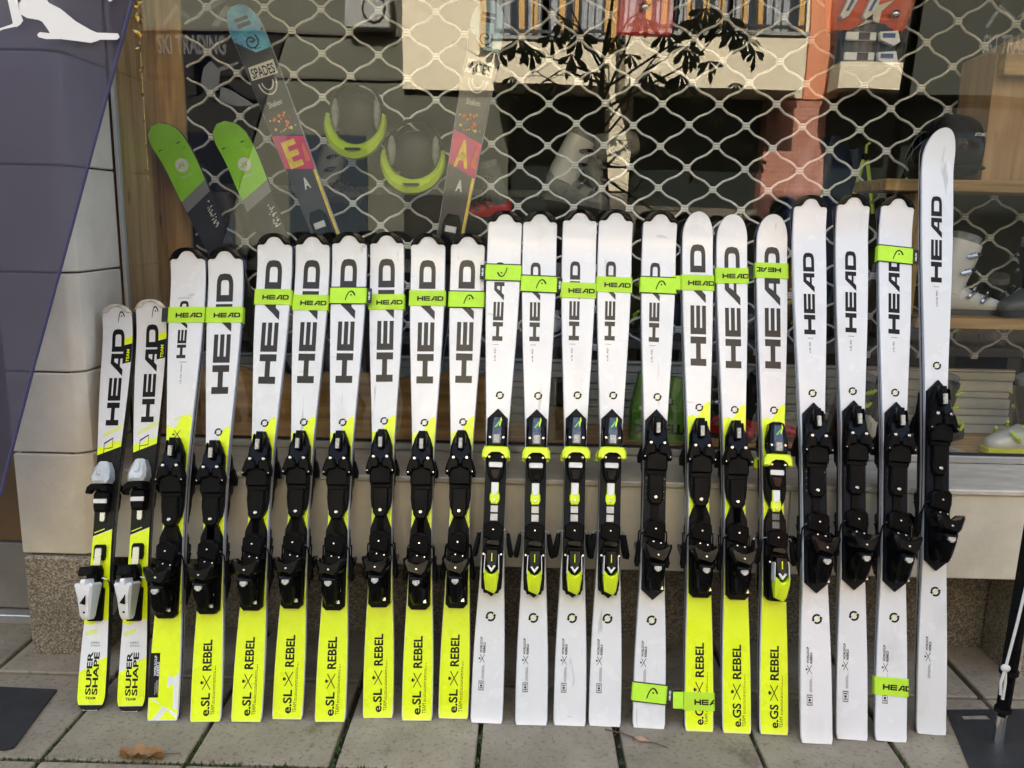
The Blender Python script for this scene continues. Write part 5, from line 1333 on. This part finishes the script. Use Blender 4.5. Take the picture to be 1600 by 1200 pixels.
for s_ in range(9):
    u = s_/8-.5; wd = .036*math.cos(u*3.0)**.7+.003; rs.append([(u*.125, .62*wd*(1+.25*math.sin(s_*2.6+q))*(q/3-1), .006+.022*abs(q/3-1)**1.3+.007*math.sin(s_*1.9+q*1.3)) for q in range(7)])
b.rings(rs, LEAFB, False, False, closed=False); b.build('blade', lf, smooth=1)
b = MB(); b.tube([(-.07, 0, .008), (0, .002, .011), (.10, .02, .008)], .0013, TW, 5); b.build('stalk', lf)

# ================================================================== ACROSS THE STREET (seen mirrored in the glass)
YF0, YB = -8.0, -7.0
BEI = pm('facade_cream', (.62, .55, .39), .8, var=.06, vscale=1.2); ORF = pm('facade_orange', (.62, .24, .12), .8, var=.08, vscale=1.5)
SHW = pm('facade_olive', (.042, .044, .032), .85, var=.12, vscale=1); SHW2 = pm('facade_grey_olive', (.085, .088, .062), .85, var=.15, vscale=1); SHOPD = pm('shop_glass_dark', (.02, .025, .022), .08, spec=.6)  # olive facades coloured darker, their shade put into the colour
IRON = pm('iron', (.02, .02, .02), .5); WFR = pm('window_frame_wood', (.45, .26, .07), .5); PANE = pm('pane_dark', (.03, .04, .05), .06, spec=.7); CURT = pm('curtain', (.26, .28, .29), .8, var=.25, vscale=6, stretch=(5, 1, .3))
def brickm():
    m = bpy.data.materials.new('brick_far'); m.use_nodes = True; t = m.node_tree; b = t.nodes['Principled BSDF']
    tc = t.nodes.new('ShaderNodeTexCoord'); mp = t.nodes.new('ShaderNodeMapping'); mp.inputs['Rotation'].default_value = (R(90), 0, 0)
    br = t.nodes.new('ShaderNodeTexBrick'); br.inputs['Scale'].default_value = 3.2; br.inputs['Color1'].default_value = (.33, .12, .075, 1); br.inputs['Color2'].default_value = (.42, .17, .11, 1); br.inputs['Mortar'].default_value = (.45, .36, .30, 1); br.inputs['Mortar Size'].default_value = .012
    t.links.new(tc.outputs['Object'], mp.inputs[0]); t.links.new(mp.outputs[0], br.inputs[0]); t.links.new(br.outputs[0], b.inputs['Base Color']); b.inputs['Roughness'].default_value = .85
    return m
BRK = brickm()
zb0 = refl(1000, 134, YB).z; zb1 = refl(1000, 56, YB).z
xl_, xr_ = refl(628, 100, YF0).x, refl(1257, 100, YF0).x
cb = thing('cream_building', 'cream apartment house with balconies over dark shop windows, mirrored in the glass', 'building')
b = MB(); b.box((xl_, YF0-6, zb0+.02), (xr_, YF0, 10.4), BEI)
xa, xb = refl(942, 250, YF0).x, refl(984, 250, YF0).x
b.box((xa, YF0-.3, 0), (xb, YF0, zb0+.018), BEI); b.box((xb+.001, YF0-.3, 0), (refl(1200, 300, YF0).x, YF0, refl(1000, 322, YF0).z), BEI)
b.build('wall', cb, smooth=0)
b = MB(); b.box((xl_, YF0-6, 0), (xr_, YF0-.31, zb0+.015), SHOPD); b.build('shop_glass', cb, smooth=0)
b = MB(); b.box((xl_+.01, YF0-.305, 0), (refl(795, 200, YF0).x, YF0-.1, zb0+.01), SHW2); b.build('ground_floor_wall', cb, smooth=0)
def railing(x0, x1, z, Y, parent, h=.95):
    b = MB(); 
    for zz in (z+.08, z+h*.62, z+h): b.box((x0, Y-.022, zz-.022), (x1, Y+.022, zz+.022), IRON)
    n = int((x1-x0)/.11)
    for k in range(n+1):
        x = x0+(x1-x0)*k/n; b.box((x-.011, Y-.011, z), (x+.011, Y+.011, z+h*.62), IRON)
        if k < n: b.tube([(x+.055+.05*math.cos(q*.785), Y, z+h*.81+.085*math.sin(q*.785)) for q in range(9)], .011, IRON, 4)
    b.build('railing', parent, smooth=0)
for px0, px1, yb_ in ((770, 945, 62), (978, 1256, 55)):
    x0, x1 = refl(px0, 90, YB).x, refl(px1, 90, YB).x; zt_ = refl((px0+px1)/2, yb_, YB).z
    b = MB(); b.box((x0, YF0+.002, zb0), (x1, YB, zt_), BEI); b.box((x0-.03, YF0+.002, zt_+.001), (x1+.03, YB+.04, zt_+.05), GREYS)
    bo = b.build('balcony', cb, smooth=0); railing(x0+.03, x1-.03, zt_+.05, YB-.05, bo)
    n = 2 if px1-px0 < 200 else 3
    for k in range(n):
        wx = x0+(x1-x0)*(k+.5)/n; ww = .62
        b = MB()
        for q in (-1, 0, 1): b.box((wx+q*ww-.05, YF0+.002, zt_+.05), (wx+q*ww+.05, YF0+.08, zt_+2.3), WFR)
        b.box((wx-ww+.052, YF0+.002, zt_+2.16), (wx-.052, YF0+.075, zt_+2.298), WFR); b.box((wx+.052, YF0+.002, zt_+2.16), (wx+ww-.052, YF0+.075, zt_+2.298), WFR)
        wo_ = b.build('window', cb, smooth=0)
        for q in (-1, 1):
            b = MB(); xq = sorted((wx+q*.052, wx+q*(ww-.052))); b.box((xq[0], YF0+.002, zt_+.052), (xq[1], YF0+.03, zt_+2.158), PANE); b.box((xq[0]+.06, YF0+.031, zt_+.06), (xq[0]+.40, YF0+.036, zt_+2.1), CURT); b.build('pane', wo_, smooth=0)
for k, z in enumerate((zb0+4.6,)):
    for x in (xl_+.9, xl_+2.6, xl_+4.6, xl_+6.4):
        b = MB(); b.box((x-.6, YF0+.002, z), (x+.6, YF0+.05, z+1.7), PANE); b.build('window', cb, smooth=0)
dpx = refl(970, 60, YF0+.1).x; b = MB(); b.tube([(dpx, YF0+.1, zb0+.02), (dpx, YF0+.1, 10.3)], .05, IRON, 8); b.build('drainpipe', cb)
ob = thing('orange_building', 'orange rendered house with a brick ground floor, mirrored in the glass', 'building')
xo0, xo1 = xr_+.01, refl(1311, 100, YF0).x
b = MB(); b.box((xo0, YF0-6, zb0), (xo1, YF0+.05, 9.6), ORF); b.build('wall', ob, smooth=0)
b = MB(); b.box((refl(1190, 250, YF0).x, YF0-.29, 0), (refl(1288, 250, YF0).x, YF0+.03, zb0-.02), BRK); b.build('brick_wall', ob, smooth=0)
b = MB(); b.box((refl(1289, 250, YF0).x, YF0-6, 0), (xo1, YF0-.3, zb0-.01), SHOPD); b.build('shop_glass', ob, smooth=0)
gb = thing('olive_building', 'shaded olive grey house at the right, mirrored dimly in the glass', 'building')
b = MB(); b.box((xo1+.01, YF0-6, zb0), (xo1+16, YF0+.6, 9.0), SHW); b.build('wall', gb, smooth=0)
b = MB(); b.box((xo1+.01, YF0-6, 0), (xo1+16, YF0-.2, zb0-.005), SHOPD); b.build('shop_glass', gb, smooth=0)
x0, x1 = refl(1310, 110, YB).x, refl(1420, 110, YB).x; zt_ = refl(1350, 98, YB).z
b = MB(); b.box((x0, YF0+.602, zb0), (x1, YB, zt_), BEI); bo = b.build('balcony', gb, smooth=0); railing(x0, x1, zt_, YB-.05, bo, 1.0)
b = MB(); b.box((x0+.02, YF0+.602, zt_+.01), (x1-.1, YF0+.64, zt_+2.2), PANE); b.build('window', gb, smooth=0)
for k in range(4):
    b = MB(); b.box((xo1+2.2+k*2.2, YF0+.601, 6.2), (xo1+3.3+k*2.2, YF0+.65, 8.0), PANE); b.build('window', gb, smooth=0)
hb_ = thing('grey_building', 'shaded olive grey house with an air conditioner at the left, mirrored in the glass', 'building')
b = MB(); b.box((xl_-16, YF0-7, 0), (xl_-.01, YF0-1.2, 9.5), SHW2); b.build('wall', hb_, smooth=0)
c = refl(575, 15, YF0-1.0); b = MB(); b.box((c.x-.38, YF0-1.19, c.z-.28), (c.x+.38, YF0-.9, c.z+.28), GREYS, bev=.02); ac = b.build('air_conditioner', hb_, smooth=0)
b = MB(); b.tube([(c.x+.1+.2*math.cos(q*.524), YF0-.89, c.z+.2*math.sin(q*.524)) for q in range(13)], .015, IRON, 5); b.build('fan_guard', ac)
for yy in (50, 122): 
    q = refl(500, yy, YF0-1.19); b = MB(); b.box((xl_-12, YF0-1.199, q.z-.02), (xl_-.02, YF0-1.15, q.z+.02), GROUT); b.build('string_course', hb_, smooth=0)
for k in range(4):
    b = MB(); b.box((xl_-2.2-k*2.4, YF0-1.198, .8), (xl_-.8-k*2.4, YF0-1.16, 2.9), PANE); b.build('window', hb_, smooth=0)
# young chestnut tree on the pavement behind the viewer
YT = -1.35
BARK = pm('bark', (.022, .018, .013), .9, var=.4, vscale=30); CLEAF = pm('chestnut_leaf', (.10, .11, .04), .6, var=.5, vscale=12, trans=.2)
def RT(px, py, dy=0): return refl(px, py, YT+dy)
tree = thing('street_tree', 'young chestnut tree with drooping brown leaves, mirrored in the glass', 'tree')
t0 = RT(948, 330); base = Vector((t0.x+.03, YT, 0)); 
pts = [base, Vector((t0.x+.02, YT, t0.z*.6)), t0, RT(942, 230), RT(940, 150), RT(942, 100), RT(955, 30), RT(962, -40), RT(966, -160)]
b = MB(); b.tube(pts, [.05, .042, .036, .03, .026, .02, .014, .01, .006], BARK, 8); b.build('trunk', tree, smooth=1)
br_ = [((943, 200), (1000, 120), (1050, 50), (1075, -20)), ((942, 160), (985, 60), (1010, -10)), ((940, 110), (915, 60), (890, 10)), ((941, 130), (880, 110), (830, 140)), ((945, 215), (980, 170), (985, 100)), ((1005, 112), (1040, 90), (1060, 60)), ((948, 260), (980, 225), (1000, 215)), ((943, 180), (900, 150), (850, 120), (835, 110)), ((950, 280), (1020, 330), (1060, 330)), ((1000, 125), (1040, 140), (1085, 130)), ((946, 245), (1020, 215), (1100, 205)), ((944, 170), (1090, 90), (1130, 40)), ((942, 120), (860, 90), (775, 78), (748, 90)), ((943, 140), (1060, 60), (1165, 50), (1185, 70)), ((945, 230), (1000, 180), (1120, 170)), ((943, 100), (900, 40), (870, 20)), ((947, 260), (1010, 265), (1090, 265)), ((943, 90), (985, 30), (1030, 0)), ((944, 200), (890, 190), (850, 215)), ((946, 250), (905, 260), (870, 300)), ((948, 300), (990, 300), (1010, 270))]
for k, B_ in enumerate(br_):
    dy = random.uniform(-.3, .3)
    P_ = [RT(*q, dy*n_/len(B_)) for n_, q in enumerate(B_)]
    b = MB(); b.tube(P_, [.012, .008, .005, .003][:len(P_)], BARK, 5); b.build('branch', tree, smooth=1)
    for q in range(1, len(P_)):
        for s_ in range(2):
            p = P_[q-1].lerp(P_[q], random.random()); e = p+Vector((random.uniform(-.25, .25), random.uniform(-.1, .1), random.uniform(-.05, .2)))
            b = MB(); b.tube([p, e], [.004, .0015], BARK, 4); b.build('twig', tree)
lv = [(838, 130, .9), (810, 60, 1.2), (895, 85, 1.0), (905, 50, 1.3), (1070, 70, 1.1), (1150, 50, 1.0), (1012, 110, 1.0), (1063, 115, 1.2), (1085, 30, 1.1), (1130, 25, 1.2), (830, 75, .9), (870, 130, .9), (1110, 95, .8), (1020, 128, 1.0), (1080, 78, .8), (1152, 128, .5), (960, 215, .5), (1000, 215, .5), (1060, 230, .5), (1165, 225, .5), (800, 120, .7), (1100, 15, 1.0), (925, 112, .7), (1185, 250, .6), (1090, 150, .5), (748, 95, .8), (775, 78, .9), (792, 150, .6), (862, 55, .9), (1040, 48, .9), (1165, 60, .9), (1180, 80, .7), (985, 85, .6), (960, 60, .6), (880, 30, .8), (1010, 30, .8), (1120, 180, .6), (990, 260, .5), (1085, 270, .5)]
random.seed(4)
for px, py, s in lv:
    c = RT(px, py, random.uniform(-.3, .3)); n_ = random.choice([4, 5, 5])
    for k in range(n_):
        a = R(-90+(k-(n_-1)/2)*34+random.uniform(-8, 8)); l = .21*s*random.uniform(.8, 1.15)*(1-.12*abs(k-(n_-1)/2)); yw = random.uniform(-.5, .5)
        d = Vector((math.cos(a)*math.cos(yw), math.sin(yw)*.6, math.sin(a))).normalized(); sv = d.cross(Vector((.2, 1, .1))).normalized(); nv = sv.cross(d)
        prof = [(0, .002), (.2, .010), (.5, .026), (.74, .036), (.9, .020), (1, .002)]
        b = MB(); rs = [[c+d*l*u+sv*(w_*s*.8)+nv*.01*math.sin(u*3), c+d*l*u+nv*.016*math.sin(u*3), c+d*l*u-sv*(w_*s*.8)+nv*.01*math.sin(u*3)] for u, w_ in prof]
        b.rings(rs, CLEAF, False, False, closed=False); b.build('leaf', tree, smooth=1)

SC.render.engine = 'CYCLES'
SC.cycles.max_bounces = 8; SC.cycles.transparent_max_bounces = 12; SC.cycles.caustics_reflective = False
